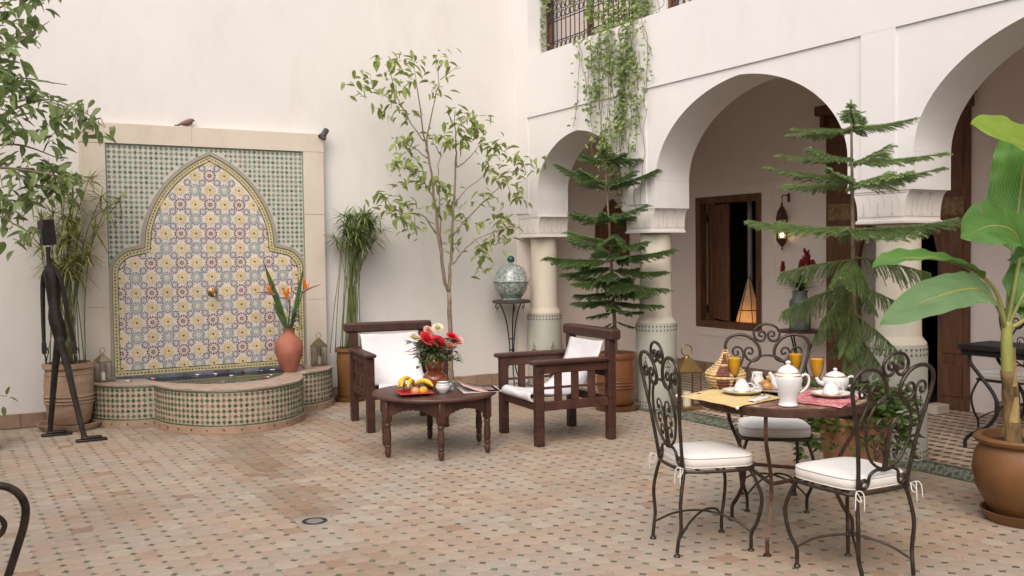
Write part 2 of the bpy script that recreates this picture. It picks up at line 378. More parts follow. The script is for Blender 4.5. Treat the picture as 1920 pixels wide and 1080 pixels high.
# green braided border between courtyard and gallery
bd = MB(); bd.box((5.60, FY0, -.12), (5.93, 9.75, -.004)); border = tag(bd.build('floor_border', mat('pale_green_mortar', (.20, .20, .155), .8, nscale=30)), kind='structure')
zt = MB()
GT = mat('green_border_glaze', (1,1,1), .4, attr='tint', var=.2, nscale=20)
y = 1.0
for x0 in (5.602, 5.895):
    yy = .6
    while yy < 9.5:
        zt.box((x0, yy, -.004), (x0+.032, yy+.104, .001), c=jit((.075,.095,.065), .25, tr)); yy += .108
for k in range(200):
    for q in range(6):
        x, y = 5.662+q*.042, .6+k*.045+(.0225 if q % 2 else 0)
        if y > 9.5: continue
        l_, w_ = (.022, .012) if (k+q) % 2 else (.013, .021)
        tilegeo(zt, [(w_, 0), (0, l_), (-w_, 0), (0, -l_)], x, y, .0005, c=jit(tr.choice([(.085,.125,.085), (.05,.06,.045), (.14,.17,.12)]), .2, tr), e=.001)
tag(zt.build('border_tiles', GT, border, fix=False), kind='stuff')

# gallery floor
gf = MB(); gf.box((5.93, FY0, -.12), (8.05, 9.75, -.004)); gfl = tag(gf.build('gallery_floor', mat('gallery_tile_mortar', (.33, .25, .19), .8, nscale=20)), kind='structure')
gt = MB(); GTILE = mat('gallery_tile', (1,1,1), .55, attr='tint', var=.12, nscale=16)
gy, gx = .083, .142
for i in range(15):
    for j in range(118):
        x, y = 5.99+i*gx, .1+j*gy
        if x > 8.0 or y > 9.7: continue
        w_, l_ = .030, .021
        tilegeo(gt, [(w_, 0), (w_*.5, l_), (-w_*.5, l_), (-w_, 0), (-w_*.5, -l_), (w_*.5, -l_)], x, y, 0, c=jit((.095,.066,.046), .3, tr), e=.001)
        tilegeo(gt, [(gx-.034, 0), (gx-.018, .0405), (.018, .0405), (.034, 0), (.018, -.0405), (gx-.018, -.0405)][::-1], x, y, 0, c=jit(tr.choice([(.46,.36,.28), (.41,.31,.24), (.49,.39,.31)]), .1, tr), e=.001)
tag(gt.build('gallery_tiles', GTILE, gfl, fix=False), kind='stuff')

# ------------------------------------------------------------------ walls
def wall(name, boxes, m, label):
    mb = MB()
    for a, b in boxes: mb.box(a, b)
    o = mb.build(name, m); return tag(o, label, 'wall')
back = wall('back_wall', [((-2.5, 9.55, -.12), (5.66, 9.85, 7))], WALL, 'tall plain cream plastered wall behind the fountain and the lemon tree')
wall('side_wall', [((-2.5, -3.5, -.12), (-2.2, 9.55, 3.4))], WALL, 'plain plastered courtyard wall added out of view on the left')  # unseen wall, added and sized for the light gradient in the courtyard
wall('rear_wall', [((-2.5, -3.8, -.12), (8.35, -3.5, 2.7))], WALL, 'plain plastered courtyard wall added unseen behind the viewer')  # unseen wall, added and kept low so sky light reaches the gallery
# skirting tiles along the back wall
x = -1.1; sk = MB(); sk.bbox((0, -.018, 0), (.196, 0, .128), .004); sk_me = sk.mesh('skirting_tile', SKIRT)
while x < 5.46:
    if not (1.2 < x < 3.1): put('skirting_tile', sk_me, back, (x, 9.55, .0005+tr.uniform(-.002, .003)), (0, 0, tr.gauss(0, .004)))
    x += .2
# arcade wall: piers, pointed arches, ledge, recess with windows
ARCH = [(8.325, .775, 2.20, 2.775), (5.925, 1.105, 2.16, 2.955), (3.16, 1.105, 2.16, 2.955), (.395, 1.105, 2.16, 2.955), (-2.2, 1.105, 2.16, 2.955)]   # centre, half width, spring, crown; last two unseen, opened to light the gallery
ZB, ZL = 1.905, 3.69
def zlow(y):
    for c, a, zs, zc in ARCH:
        if abs(y-c) < a:
            t = abs(y-c)/a; return zs+(zc-zs)*(.90*sqrt(max(0, 1-t*t))+.10*(1-t))
    return ZB if y > 2.05 else -.12
ys = [-3.5, 2.05]
for c, a, zs, zc in ARCH[::-1]:
    ys += [c-a*cos(pi*i/88) for i in range(0, 89)]
ys += [9.55]; ys = sorted(set(round(v, 5) for v in ys))
aw = MB(); XF, XB = 5.676, 6.08
for y0, y1 in zip(ys[:-1], ys[1:]):
    m_ = (y0+y1)/2; ins = [A for A in ARCH if abs(m_-A[0]) < A[1]]
    if ins: l0, l1 = [zlow(min(max(v, ins[0][0]-ins[0][1]+1e-6), ins[0][0]+ins[0][1]-1e-6)) for v in (y0, y1)]
    else: l0 = l1 = zlow(m_)
    V = [(XF,y0,l0),(XF,y1,l1),(XF,y1,ZL),(XF,y0,ZL),(XB,y0,l0),(XB,y1,l1),(XB,y1,ZL),(XB,y0,ZL)]
    aw.add(V, [(0,3,2,1),(4,5,6,7),(0,1,5,4),(3,7,6,2)])
for c, a, zs, zc in ARCH:                                            # straight jambs between capital and spring
    for y, zb in ((c-a, ZB if c-a > 2.1 else -.12), (c+a, ZB)):
        aw.add([(XF,y,zb),(XB,y,zb),(XB,y,zs),(XF,y,zs)], [(0,1,2,3)])
aw.add([(XF,9.55,ZB),(XB,9.55,ZB),(XB,9.55,ZL),(XF,9.55,ZL)], [(0,1,2,3)])
# raised plaster face that frames the arches
for a, b in (((5.66, -3.5, 3.025), (XF+.001, 9.55, ZL)), ((5.66, 9.28, 1.95), (XF+.001, 9.55, 3.026)), ((5.66, 7.154, 1.95), (XF+.001, 7.44, 3.026)),
             ((5.66, 4.40, 1.95), (XF+.001, 4.69, 3.026)), ((5.66, 1.63, 0), (XF+.001, 1.92, 3.026))):
    aw.box(a, b)
aw.box((5.88, 9.25, ZL-.001), (6.08, 9.55, 7)); aw.box((5.66, 9.25, ZL-.001), (5.881, 9.55, 7))
W1, W2 = (7.60, 9.245), (5.55, 7.11); WZ = 5.3
aw.box((5.88, W1[0]-.49, ZL-.001), (6.08, W1[0], WZ)); aw.box((5.88, -3.5, ZL-.001), (6.08, W2[0], WZ)); aw.box((5.88, -3.5, WZ), (6.08, 9.25, 7))
arcade_o = aw.build('arcade_wall', WALLR, fix=False)
b = bmesh.new(); b.from_mesh(arcade_o.data); bmesh.ops.remove_doubles(b, verts=b.verts, dist=.0004); bmesh.ops.recalc_face_normals(b, faces=b.faces); b.to_mesh(arcade_o.data); b.free()
arcade_o.data.polygons.foreach_set('use_smooth', [True]*len(arcade_o.data.polygons)); arcade_o.data.set_sharp_from_angle(angle=radians(30))
arcade = tag(arcade_o, 'white plastered arcade wall with three pointed arches and windows above', 'wall')
# upper windows: wooden frame and iron grille, parts of the wall
def upper_window(y0, y1):
    f = MB(); z0, z1 = ZL+.002, WZ-.002; X0, X1 = 5.90, 5.97
    for a, b in (((X0,y0+.003,z0),(X1,y0+.075,z1)), ((X0,y1-.075,z0),(X1,y1-.003,z1)), ((X0+.003,y0+.075,z0),(X1-.003,y1-.075,z0+.07)), ((X0+.003,y0+.075,z1-.07),(X1-.003,y1-.075,z1)), ((X0+.006,(y0+y1)/2-.03,z0+.07),(X1-.006,(y0+y1)/2+.03,z1-.07))): f.bbox(a, b, .006)
    w = f.build('window', DOORWOOD, arcade)
    g = MB(); gx_ = 5.885
    n = int((y1-y0-.15)/.085)
    for k in range(n+1):
        y = y0+.08+(y1-y0-.16)*k/n; g.tube([(gx_, y, z0+.02), (gx_, y, z1-.02)], .006, 5)
    for z in (z0+.05, z0+.16, z0+.38, z0+.82, z0+1.05, z0+1.4): g.tube([(gx_, y0+.07, z), (gx_, y1-.07, z)], .006, 5)
    for k in range(n):
        y = y0+.08+(y1-y0-.16)*(k+.5)/n
        for z in (z0+.105, z0+.44, z0+.53, z0+.62, z0+.71, z0+.93, z0+1.11, z0+1.2, z0+1.29):
            g.tube([(gx_-.004, y+.034*cos(t*pi/4), z+.038*sin(t*pi/4)) for t in range(8)], .0055, 4, closed=True)
    g.build('grille', BLACKIRON, w, smooth=60)
upper_window(*W1); upper_window(*W2)

# gallery: inner wall with window and portal, end wall, ceiling
GX = 8.05
wy0, wy1, wz0, wz1 = 8.047, 9.168, .562, 2.16
py0, py1, pz = 5.74, 6.66, 1.42
gw = MB()
for a, b in (((GX,-3.5,-.12),(GX+.3,py0-.06,7)), ((GX,py1+.06,-.12),(GX+.3,wy0,7)), ((GX,wy1,-.12),(GX+.3,9.85,7)), ((GX,wy0,-.12),(GX+.3,wy1,wz0)), ((GX,wy0,wz1),(GX+.3,wy1,7)), ((GX,py0-.06,2.1),(GX+.3,py1+.06,7))): gw.box(a, b)
# shallow raised plaster frame round the window
for a, b in (((GX-.012,wy0-.20,wz0-.10),(GX,wy0,wz1+.12)), ((GX-.012,wy1,wz0-.10),(GX,wy1+.08,wz1+.12)), ((GX-.0115,wy0,wz0-.10),(GX,wy1,wz0)), ((GX-.0115,wy0,wz1),(GX,wy1,wz1+.12))): gw.box(a, b)
inner = tag(gw.build('gallery_wall', PINK), 'shaded pink plastered wall inside the arcade with window and wooden portal', 'wall')
sk2 = MB(); sk2.bbox((-.018, 0, 0), (0, .196, .128), .004); sk2_me = sk2.mesh('skirting_tile_side', SKIRT)
y = 1.0
while y < 9.5:
    if not (5.2 < y < 7.08): put('skirting_tile', sk2_me, inner, (GX, y, .001))
    y += .2
ew = wall('gallery_end_wall', [((6.08, 9.75, -.12), (GX, 10.05, 7)), ((5.66, 9.55, -.12), (6.08, 9.85, 7))], PINK, 'pink plastered end wall seen through the smallest arch')
ce = MB(); ce.box((6.08, -3.5, 3.60), (GX, 9.75, 3.68)); tag(ce.build('gallery_ceiling', WALL), kind='structure')
# keyhole shutter on the end wall
def arch_poly(c, a, z0, zs, zc, n=16, point=.2):
    pts = [(c+a, z0)]
    for i in range(n+1):
        t = -1+2*i/n; pts.append((c-a*t, zs+(zc-zs)*((1-point)*sqrt(max(0, 1-t*t))+point*(1-abs(t)))))
    pts.append((c-a, z0)); return pts
kh = MB()
kp = [(7.42,1.45),(7.42,1.86),(7.38,1.93),(7.30,1.97),(7.30,2.02),(7.24,2.10),(7.165,2.16),(7.09,2.10),(7.03,2.02),(7.03,1.97),(6.95,1.93),(6.91,1.86),(6.91,1.45)]
kh.prism(kp, 9.715, 9.75, 'y'); ks = kh.build('shutter', DOORWOOD, ew)
kd = MB()
for a, b in (((6.955, 9.70, 1.49), (7.145, 9.7145, 1.84)), ((7.185, 9.70, 1.49), (7.375, 9.7145, 1.84))): kd.bbox(a, b, .008)
for k in range(2): kd.bbox((7.0+k*.21, 9.693, 1.56), (7.10+k*.21, 9.6995, 1.77), .003)
kd.build('panel', DOORWOOD, ks)
# window frame, shutter leaf in the opening
wf = MB(); fw = .085
for a, b in (((GX-.03,wy0,wz0),(GX+.09,wy0+fw,wz1)), ((GX-.03,wy1-fw,wz0),(GX+.09,wy1,wz1)), ((GX-.028,wy0+fw,wz1-fw),(GX+.088,wy1-fw,wz1)), ((GX-.028,wy0+fw,wz0),(GX+.088,wy1-fw,wz0+fw))): wf.bbox(a, b, .01)
iw = wf.build('window', DOORWOOD, inner)
T = Matrix.Translation((GX+.10, wy1-fw-.01, 0)) @ Matrix.Rotation(radians(-18), 4, 'Z')
sh = MB(); L = .56
for a, b in (((-.0,-L,wz0+.1),(.035,-L+.09,wz1-.1)), ((0,-.09,wz0+.1),(.035,0,wz1-.1)), ((.002,-L+.09,wz0+.1),(.033,-.09,wz0+.22)), ((.002,-L+.09,wz1-.22),(.033,-.09,wz1-.1)), ((.002,-L+.09,1.3),(.033,-.09,1.4)), ((.002,-L+.09,.92),(.033,-.09,1.0)), ((.002,-L+.09,1.74),(.033,-.09,1.82))): sh.bbox(a, b, .006, T=T)
sh.box((.012,-L+.08,wz0+.2), (.024,-.08,wz1-.2), T=T)
sl = sh.build('shutter', DOORWOOD, iw)
hg = MB()
for z in (.78, 1.9): hg.tube([(GX+.092, wy1-fw-.006, z-.05), (GX+.092, wy1-fw-.006, z+.05)], .012, 8)
hg.build('hinge', BLACKIRON, sl)
po = MB(); po.bbox((GX+.25, 8.50, wz0+.05), (GX+.29, 8.545, wz1+.05), .004); po.build('pale_post', mat('pale_grey_paint', (.42, .40, .38), .6), iw)  # thin post added for an unidentified pale strip in the opening
# wooden portal
pp = MB(); yc = (py0+py1)/2
op = arch_poly(yc, .46, -.0, pz, 1.93, 20, .18)
Y0, Y1, ZT = 5.44, 7.07, 2.90
outer = [(Y0, 0.002), (py0, .002)]
n_ = len(op); F0 = GX-.055
left = [(Y1, .002), (Y1, ZT), (yc, ZT)] ; 
# frame as quads from arch outline to the outer rectangle
def outp(y, z):
    return (Y1 if y > yc else Y0, z)
V = []; 
for (y, z) in op: V.append((y, max(z, .002)))
half = n_//2
for side, seq in ((1, V[:half+1]), (-1, V[half:][::-1])):
    ye = Y1 if side > 0 else Y0
    poly = [(ye, .002), (ye, ZT), (yc, ZT)] + [(yc, V[half][1])] + [p for p in seq[::-1][1:]]
    o_ = len(pp.v); k = len(poly)
    pp.v += [(F0, a, b) for a, b in poly]+[(GX-.001, a, b) for a, b in poly]
    pp.f += [tuple(o_+i for i in range(k))[::-1], tuple(o_+k+i for i in range(k))]; pp.m += [0, 0]; pp.c += [None, None]
    for i in range(k): pp.f.append((o_+i, o_+(i+1) % k, o_+k+(i+1) % k, o_+k+i)); pp.m.append(0); pp.c.append(None)
portal = pp.build('portal', DOORWOOD, inner)
pm = MB()
for y0_, y1_ in ((Y0+.04, py0-.05), (py1+.05, Y1-.04)):
    for z0_, z1_ in ((.12,.42), (.52,1.05), (1.15,1.72), (2.05,2.6)): pm.bbox((F0-.014, y0_, z0_), (F0-.001, y1_, z1_), .01)
pm.build('moulded_panel', DOORWOOD, portal)
pc = MB()
for y0_, y1_ in ((Y0+.03, py0-.04), (py1+.04, Y1-.03)): pc.bbox((F0-.012, y0_, 1.80), (F0-.001, y1_, 1.97), .006)
pc.build('carved_plank', mat('gilded_carved_wood', (.13, .075, .030), .6, c2=(.30, .21, .10), nscale=22, bump=.6, bscale=40), portal)
pt = MB(); pt.bbox((F0-.12, Y0-.06, ZT), (GX, Y1+.06, ZT+.10), .01); pt.bbox((F0-.07, Y1-.02, ZT-.12), (GX-.002, Y1+.03, ZT), .006); pt.bbox((F0-.07, Y0-.03, ZT-.12), (GX-.002, Y0+.02, ZT), .006); pt.build('beam', DOORWOOD, portal)
# rooms behind window and portal, their gloom put into the wall colour
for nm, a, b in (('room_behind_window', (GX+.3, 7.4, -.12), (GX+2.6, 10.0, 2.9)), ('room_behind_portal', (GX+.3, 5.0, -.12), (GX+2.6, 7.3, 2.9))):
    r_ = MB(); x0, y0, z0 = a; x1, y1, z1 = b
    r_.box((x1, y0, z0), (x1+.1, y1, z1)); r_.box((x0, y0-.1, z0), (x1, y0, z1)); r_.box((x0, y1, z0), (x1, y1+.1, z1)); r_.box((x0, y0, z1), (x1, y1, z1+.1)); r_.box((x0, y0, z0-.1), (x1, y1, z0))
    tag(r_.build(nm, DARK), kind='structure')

# ------------------------------------------------------------------ columns
DECO = mat('dark_glazed_tile_chips', (.07, .05, .034), .4, c2=(.14, .09, .05), nscale=20)
INC = mat('incised_line_shade', (.40, .35, .31), .9)
MOTIF = mat('dark_green_glaze', (.02, .045, .035), .3)
def column(cx, cy, label):
    t = thing('column', label, 'column', (cx, cy, 0), 0, 'columns of the arcade')
    pd = MB(); pd.lathe([(0,.001),(.195,.001),(.198,.02),(.197,.80),(.19,.815)], 40); ped = pd.build('pedestal', MARBLE, t, 40)
    sh_ = MB(); sh_.lathe([(.192,.8155),(.190,.83),(.162,.865),(.157,.885),(.153,1.3),(.150,1.672)], 40); sh_.build('shaft', COLMAT, t, 40)
    tb = MB(); n = 34
    for zc, flip in ((.752, 1), (.783, -1), (.028, 1), (.056, -1)):
        for k in range(n):
            a = 2*pi*k/n; d = .010
            P = [(.1995, a-.048, zc-flip*d), (.1995, a+.048, zc-flip*d), (.1995, a, zc+flip*d)]
            q = [(r*cos(b), r*sin(b), z) for r, b, z in P]+[((r-.006)*cos(b), (r-.006)*sin(b), z) for r, b, z in P]
            tb.add(q, [(0,1,2),(0,3,4,1),(1,4,5,2),(2,5,3,0)])
    tag(tb.build('tile_band', DECO, ped), kind='stuff')
    mo = MB()
    for a0 in (radians(200), radians(265), radians(320)):
        for da, dz, s_ in ((0,0,.022),(0,.05,.018),(0,-.05,.018),(.09,0,.016),(-.09,0,.016),(.06,.03,.012),(-.06,.03,.012),(.06,-.03,.012),(-.06,-.03,.012),(0,.085,.012),(0,-.085,.012)):
            a = a0+da*1.3; z = .40+dz
            pts = [(a, z+s_), (a-s_*2.6, z), (a, z-s_), (a+s_*2.6, z)]
            mo.add([(.1992*cos(b), .1992*sin(b), zz) for b, zz in pts]+[(.195*cos(b), .195*sin(b), zz) for b, zz in pts], [(0,1,2,3),(0,4,5,1),(1,5,6,2),(2,6,7,3),(3,7,4,0)])
    tag(mo.build('tile_motif', MOTIF, ped), kind='stuff')
    # capital: square block flaring under the pier
    cp = MB(); rings = []
    prof = [(.200,1.675),(.206,1.679),(.206,1.697),(.196,1.701),(.196,1.72)]+[(.196+.064*(1-cos(pi/2*i/10)), 1.72+.185*sin(pi/2*i/10)) for i in range(1, 11)]
    vs_ = []
    for h, z in prof:
        hx = min(h, .2) if z > 1.71 else h
        hx = .196 if z > 1.705 else h
        vs_ += [(-hx-.002, -h, z), (hx, -h, z), (hx, h, z), (-hx-.002, h, z)]
    fs_ = [(0,3,2,1)]
    for i in range(len(prof)-1):
        for k in range(4): k2 = (k+1) % 4; fs_.append((i*4+k, i*4+k2, i*4+4+k2, i*4+4+k))
    e = (len(prof)-1)*4; fs_.append((e, e+1, e+2, e+3)); cp.add(vs_, fs_); cap = cp.build('capital', CARVED, t, 30)
    cv = MB()
    def yfl(z): return .196+.064*(1-cos(math.asin(min(1, max(0, (z-1.72)/.185)))))
    for y in (-.1, .02, .14):
        cv.tube([(-.199, y, 1.74), (-.199, y, 1.83)], .0012, 4); cv.tube([(-.199, y-.02, 1.728), (-.199, y, 1.75), (-.199, y+.02, 1.728)], .0012, 4)
    for y in (-.16, -.04, .08):
        cv.tube([(-.199, y, 1.79), (-.199, y+.01, 1.85), (-.199, y+.03, 1.88)], .0011, 4)
    cv.tube([(-.199, -.19, 1.725), (-.199, .19, 1.725)], .002, 4); cv.tube([(-.199, -.22, 1.888), (-.199, .22, 1.888)], .002, 4)
    for x in (-.12, -.02, .1):
        cv.tube([(x, -yfl(z)-.001, z) for z in (1.74, 1.77, 1.80, 1.83)], .0012, 4)
        for dx in (-.02, .02): cv.tube([(x+dx, -yfl(1.728)-.001, 1.728), (x, -yfl(1.75)-.001, 1.75)], .0012, 4)
    for x in (-.07, .05):
        cv.tube([(x, -yfl(z)-.001, z) for z in (1.76, 1.80, 1.84, 1.865)], .0011, 4)
        for dx, z in ((-.02,1.885),(0,1.885),(.02,1.885),(-.01,1.872),(.01,1.872)): cv.ball((x+dx, -yfl(z)-.001, z), .0045, 6, 4)
    cv.tube([(-.19, -yfl(1.725)-.001, 1.725), (.19, -yfl(1.725)-.001, 1.725)], .002, 4)
    cv.build('groove_shade_lines', INC, cap)  # thin proud tubes, coloured as the shade inside carved grooves
    return t
column(5.88, 9.31, 'plaster column in the far corner beside the green lidded jar')
column(5.88, 7.29, 'plaster column behind the tall brass lantern between small and middle arches')
column(5.88, 4.54, 'plaster column nearest the viewer, behind the tall araucaria and banana leaves')
# ------------------------------------------------------------------ wall fountain
fo = thing('wall_fountain', 'mosaic wall fountain with stone surround and lobed tiled basin', 'fountain', (2.18, 9.5, 0))
fo.location = (0, 0, 0)
fr = random.Random(11)
YP = 9.485                      # face of the tiled panel
X0, X1, Z0, Z1 = 1.25, 3.115, .40, 2.555
# stone surround, slab by slab
def slab(a, b): 
    mb = MB(); mb.bbox(a, b, .0025); mb.build('stone_slab', STONE, fo)
for xa, xb in ((1.04, X0), (X1, 3.325)):
    for za, zb in ((.20, 1.05), (1.051, 1.92), (1.921, Z1)): slab((xa+fr.uniform(-.002,.002), 9.462+fr.uniform(0,.004), za), (xb, 9.55, zb-.0005))
xs = [1.035, 2.02, 3.33]
for a, b in zip(xs[:-1], xs[1:]): slab((a+.0003, 9.460+fr.uniform(0,.002), Z1+.0005), (b-.0003, 9.55, 2.742))
MOSG = mat('pale_mosaic_ground', (.60, .55, .515), .5, c2=(.68, .62, .575), nscale=60, var=.06, bump=.4, bscale=120)
pn = MB(); pn.box((X0, YP, .20), (X1, 9.549, Z1)); panel = pn.build('mosaic_panel', MOSG, fo)
# outline of the inner field (left half, bottom to apex), mirrored about x = XC
XC = 2.185
hw, zs_, za_ = .565, 1.555, 2.42; Rg = (hw*hw+(za_-zs_)**2)/(2*hw)
left = [(1.335, .455)] + [(1.335, .455+.9*i/10) for i in range(1, 11)]
left += [(1.335+.235*(1-cos(t)), 1.355+.185*sin(t)) for t in [pi/2*i/8 for i in range(1, 6)]]
left += [(1.622, 1.552)]
a_end = math.asin((za_-zs_)/Rg)
left += [(XC-hw+Rg-Rg*cos(t), zs_+Rg*sin(t)) for t in [a_end*i/18 for i in range(3, 19)]]
path = left+[(2*XC-x, z) for x, z in left[::-1][1:]]
def offs(path, d, closed=True):
    out = []; n = len(path)
    for i in range(n):
        a = Vector(path[i-1]); b = Vector(path[i]); c = Vector(path[(i+1) % n])
        t1 = (b-a).normalized(); t2 = (c-b).normalized(); n1 = Vector((-t1.y, t1.x)); n2 = Vector((-t2.y, t2.x))
        m_ = (n1+n2); m_ = m_.normalized() if m_.length > .1 else n1
        k = 1/max(.5, m_.dot(n1)); p = b+m_*d*k; out.append((p.x, p.y))
    return out
def band(d0, d1, y0, y1, m, name, par, attr=None):
    A, B = offs(path, d0), offs(path, d1); n = len(path); mb = MB()
    for i in range(n):
        j = (i+1) % n
        q = [(A[i][0], y0, A[i][1]), (A[j][0], y0, A[j][1]), (B[j][0], y0, B[j][1]), (B[i][0], y0, B[i][1])]
        q += [(p[0], y1, p[2]) for p in q]
        mb.add(q, [(0,1,2,3),(0,4,5,1),(2,6,7,3)])
    return mb.build(name, m, par, fix=True)
YB = mat('yellow_glazed_border', (.48, .41, .21), .4, c2=(.56, .49, .28), nscale=30)
DG = mat('dark_green_border_line', (.10, .115, .07), .4, var=.3, nscale=40)
GB = mat('grey_beige_moulding', (.33, .30, .235), .5, c2=(.29, .28, .22), nscale=14)
band(-.001, .006, YP-.007, YP+.002, DG, 'inner_border_line', panel)
yb = band(.009, .050, YP-.0085, YP+.002, YB, 'yellow_border', panel)
band(.051, .056, YP-.008, YP+.002, DG, 'outer_border_line', panel)
band(.057, .090, YP-.018, YP+.002, GB, 'arch_moulding', panel)
dots = MB(); n = len(path); C_ = offs(path, .0295); per = 0
pts = []
for i in range(n):
    a = Vector(C_[i]); b = Vector(C_[(i+1) % n]); L_ = (b-a).length; t = -per
    while t+.031 < L_: t += .031; pts.append((a+(b-a)*(t/L_), (b-a).normalized()))
    per = L_-t
for p, t in pts:
    nn = Vector((-t.y, t.x)); h = .0095
    q = [p+t*h, p+nn*h, p-t*h, p-nn*h]
    dots.add([(v.x, YP-.0098, v.y) for v in q]+[(v.x, YP-.006, v.y) for v in q], [(0,1,2,3),(0,4,5,1),(1,5,6,2),(2,6,7,3),(3,7,4,0)], c=jit((.045,.07,.045), .4, fr))
GTM = mat('green_mosaic_chip', (1,1,1), .35, attr='tint', var=.15, nscale=30)
tag(dots.build('border_chips', GTM, panel), kind='stuff')
# thin green trim at the panel edge
tm = MB()
for a, b in (((X0, YP-.006, Z0-.02), (X0+.012, YP+.001, Z1)), ((X1-.012, YP-.006, Z0-.02), (X1, YP+.001, Z1)), ((X0+.012, YP-.006, Z1-.012), (X1-.012, YP+.001, Z1))): tm.box(a, b)
tm.build('trim', mat('grey_green_trim', (.17, .225, .17), .4, var=.2, nscale=30), panel)
# spandrel: lozenges alternately upright and lying
def inside(x, z, poly):
    c = False; j = len(poly)-1
    for i in range(len(poly)):
        if (poly[i][1] > z) != (poly[j][1] > z) and x < (poly[j][0]-poly[i][0])*(z-poly[i][1])/(poly[j][1]-poly[i][1])+poly[i][0]: c = not c
        j = i
    return c
outl = offs(path, .100); sp = MB(); pit = .0462
spal = [(.13,.18,.135), (.16,.205,.155), (.11,.16,.12), (.18,.205,.16), (.19,.185,.145), (.085,.13,.095), (.15,.24,.185)]
for i in range(42):
    for j in range(48):
        x, z = X0+.03+i*pit, Z1-.03-j*pit
        if x > X1-.018 or z < .43: continue
        if inside(x, z, outl) or any((Vector((x, z))-Vector(q)).length < .012 for q in outl): continue
        w_, h_ = (.0225, .0185) if (i+j) % 2 else (.0175, .0235)
        q = [(x+w_, z), (x, z+h_), (x-w_, z), (x, z-h_)]
        sp.add([(a, YP-.0025, b) for a, b in q]+[(a, YP+.001, b) for a, b in q], [(0,1,2,3),(0,4,5,1),(1,5,6,2),(2,6,7,3),(3,7,4,0)], c=jit(fr.choice(spal), .15, fr))
tag(sp.build('spandrel_chips', GTM, panel), kind='stuff')
spg = mat('pale_green_glaze_ground', (.46, .46, .385), .4, c2=(.53, .51, .44), nscale=40, var=.1)
gr_ = MB(); gr_.box((X0+.012, YP-.0015, 1.30), (X1-.012, YP+.001, Z1-.012)); gr_.build('spandrel_ground', spg, panel)
ig = offs(path, .004)
fi = MB(); m2 = len(ig)//2
fi.add([(x, YP-.002, z) for x, z in ig], [tuple(range(len(ig)))]); fi.build('field', MOSG, panel)
# rosettes of the field
def petals(mb, n, r0, r1, wid, mi, ph=0, y=-.004):
    for k in range(n):
        a = 2*pi*k/n+ph; rm = r0+(r1-r0)*.6
        P = [(r0*cos(a), r0*sin(a)), (rm*cos(a-wid), rm*sin(a-wid)), (r1*cos(a), r1*sin(a)), (rm*cos(a+wid), rm*sin(a+wid))]
        mb.add([(p[0], y, p[1]) for p in P]+[(p[0], 0, p[1]) for p in P], [(0,1,2,3),(0,4,5,1),(1,5,6,2),(2,6,7,3),(3,7,4,0)], mi)
def star(mb, n, r0, r1, mi, ph=0, y=-.0035):
    P = [((r1 if k % 2 else r0)*cos(pi*k/n+ph), (r1 if k % 2 else r0)*sin(pi*k/n+ph)) for k in range(2*n)]; N = 2*n
    mb.add([(0, y-.0005, 0)]+[(p[0], y, p[1]) for p in P]+[(p[0], 0, p[1]) for p in P], [(0, 1+k, 1+(k+1) % N) for k in range(N)]+[(1+k, 1+N+k, 1+N+(k+1) % N, 1+(k+1) % N) for k in range(N)], mi)
YEL = mat('ochre_yellow_glaze', (.58, .49, .29), .35, c2=(.68, .60, .40), nscale=25, rand=.1)
YE2 = mat('deep_ochre_glaze', (.54, .42, .21), .35, c2=(.62, .50, .28), nscale=25)
BRN = mat('dark_brown_glaze', (.06, .035, .02), .35)
MAR = mat('maroon_glaze', (.09, .022, .03), .35, c2=(.16, .045, .055), nscale=40)
TEA = mat('teal_glaze', (.11, .225, .215), .35, c2=(.22, .34, .32), nscale=40)
BLU = mat('navy_glaze', (.022, .022, .07), .35, c2=(.055, .05, .12), nscale=40)
PAL = mat('peach_glaze', (.66, .50, .38), .35, c2=(.72, .58, .45), nscale=40)
PEA = mat('pale_blue_glaze', (.46, .50, .52), .35, c2=(.58, .58, .56), nscale=40)
me_r = []
r1_ = MB(); star(r1_, 12, .047, .063, 0); petals(r1_, 12, .018, .048, .12, 1, pi/12, -.0055); star(r1_, 6, .007, .011, 2, 0, -.007); me_r.append(r1_.mesh('yellow_rosette', [YEL, YE2, BRN]))
r2_ = MB(); petals(r2_, 14, .039, .063, .155, 0, 0, -.004); petals(r2_, 14, .022, .040, .13, 1, pi/14, -.004); petals(r2_, 7, .006, .021, .36, 2, 0, -.0045); me_r.append(r2_.mesh('maroon_rosette', [MAR, PAL, MAR]))
r3_ = MB(); petals(r3_, 14, .039, .063, .165, 0, 0, -.004); petals(r3_, 14, .022, .041, .12, 1, pi/14, -.004); star(r3_, 6, .007, .016, 2, 0, -.0045); me_r.append(r3_.mesh('teal_rosette', [TEA, TEA, PAL]))
r4_ = MB(); petals(r4_, 8, .016, .033, .25, 0, pi/8, -.0035); star(r4_, 4, .006, .014, 1, 0, -.0035)
for k in range(8):
    a = 2*pi*k/8; q = (.036*cos(a), .036*sin(a)); s_ = .0055
    r4_.add([(q[0]+s_, -.003, q[1]), (q[0], -.003, q[1]+s_), (q[0]-s_, -.003, q[1]), (q[0], -.003, q[1]-s_)], [(0,1,2,3)], 2)
me_r.append(r4_.mesh('blue_star', [BLU, PEA, BLU]))
s_ = .1392
fieldp = offs(path, .006)
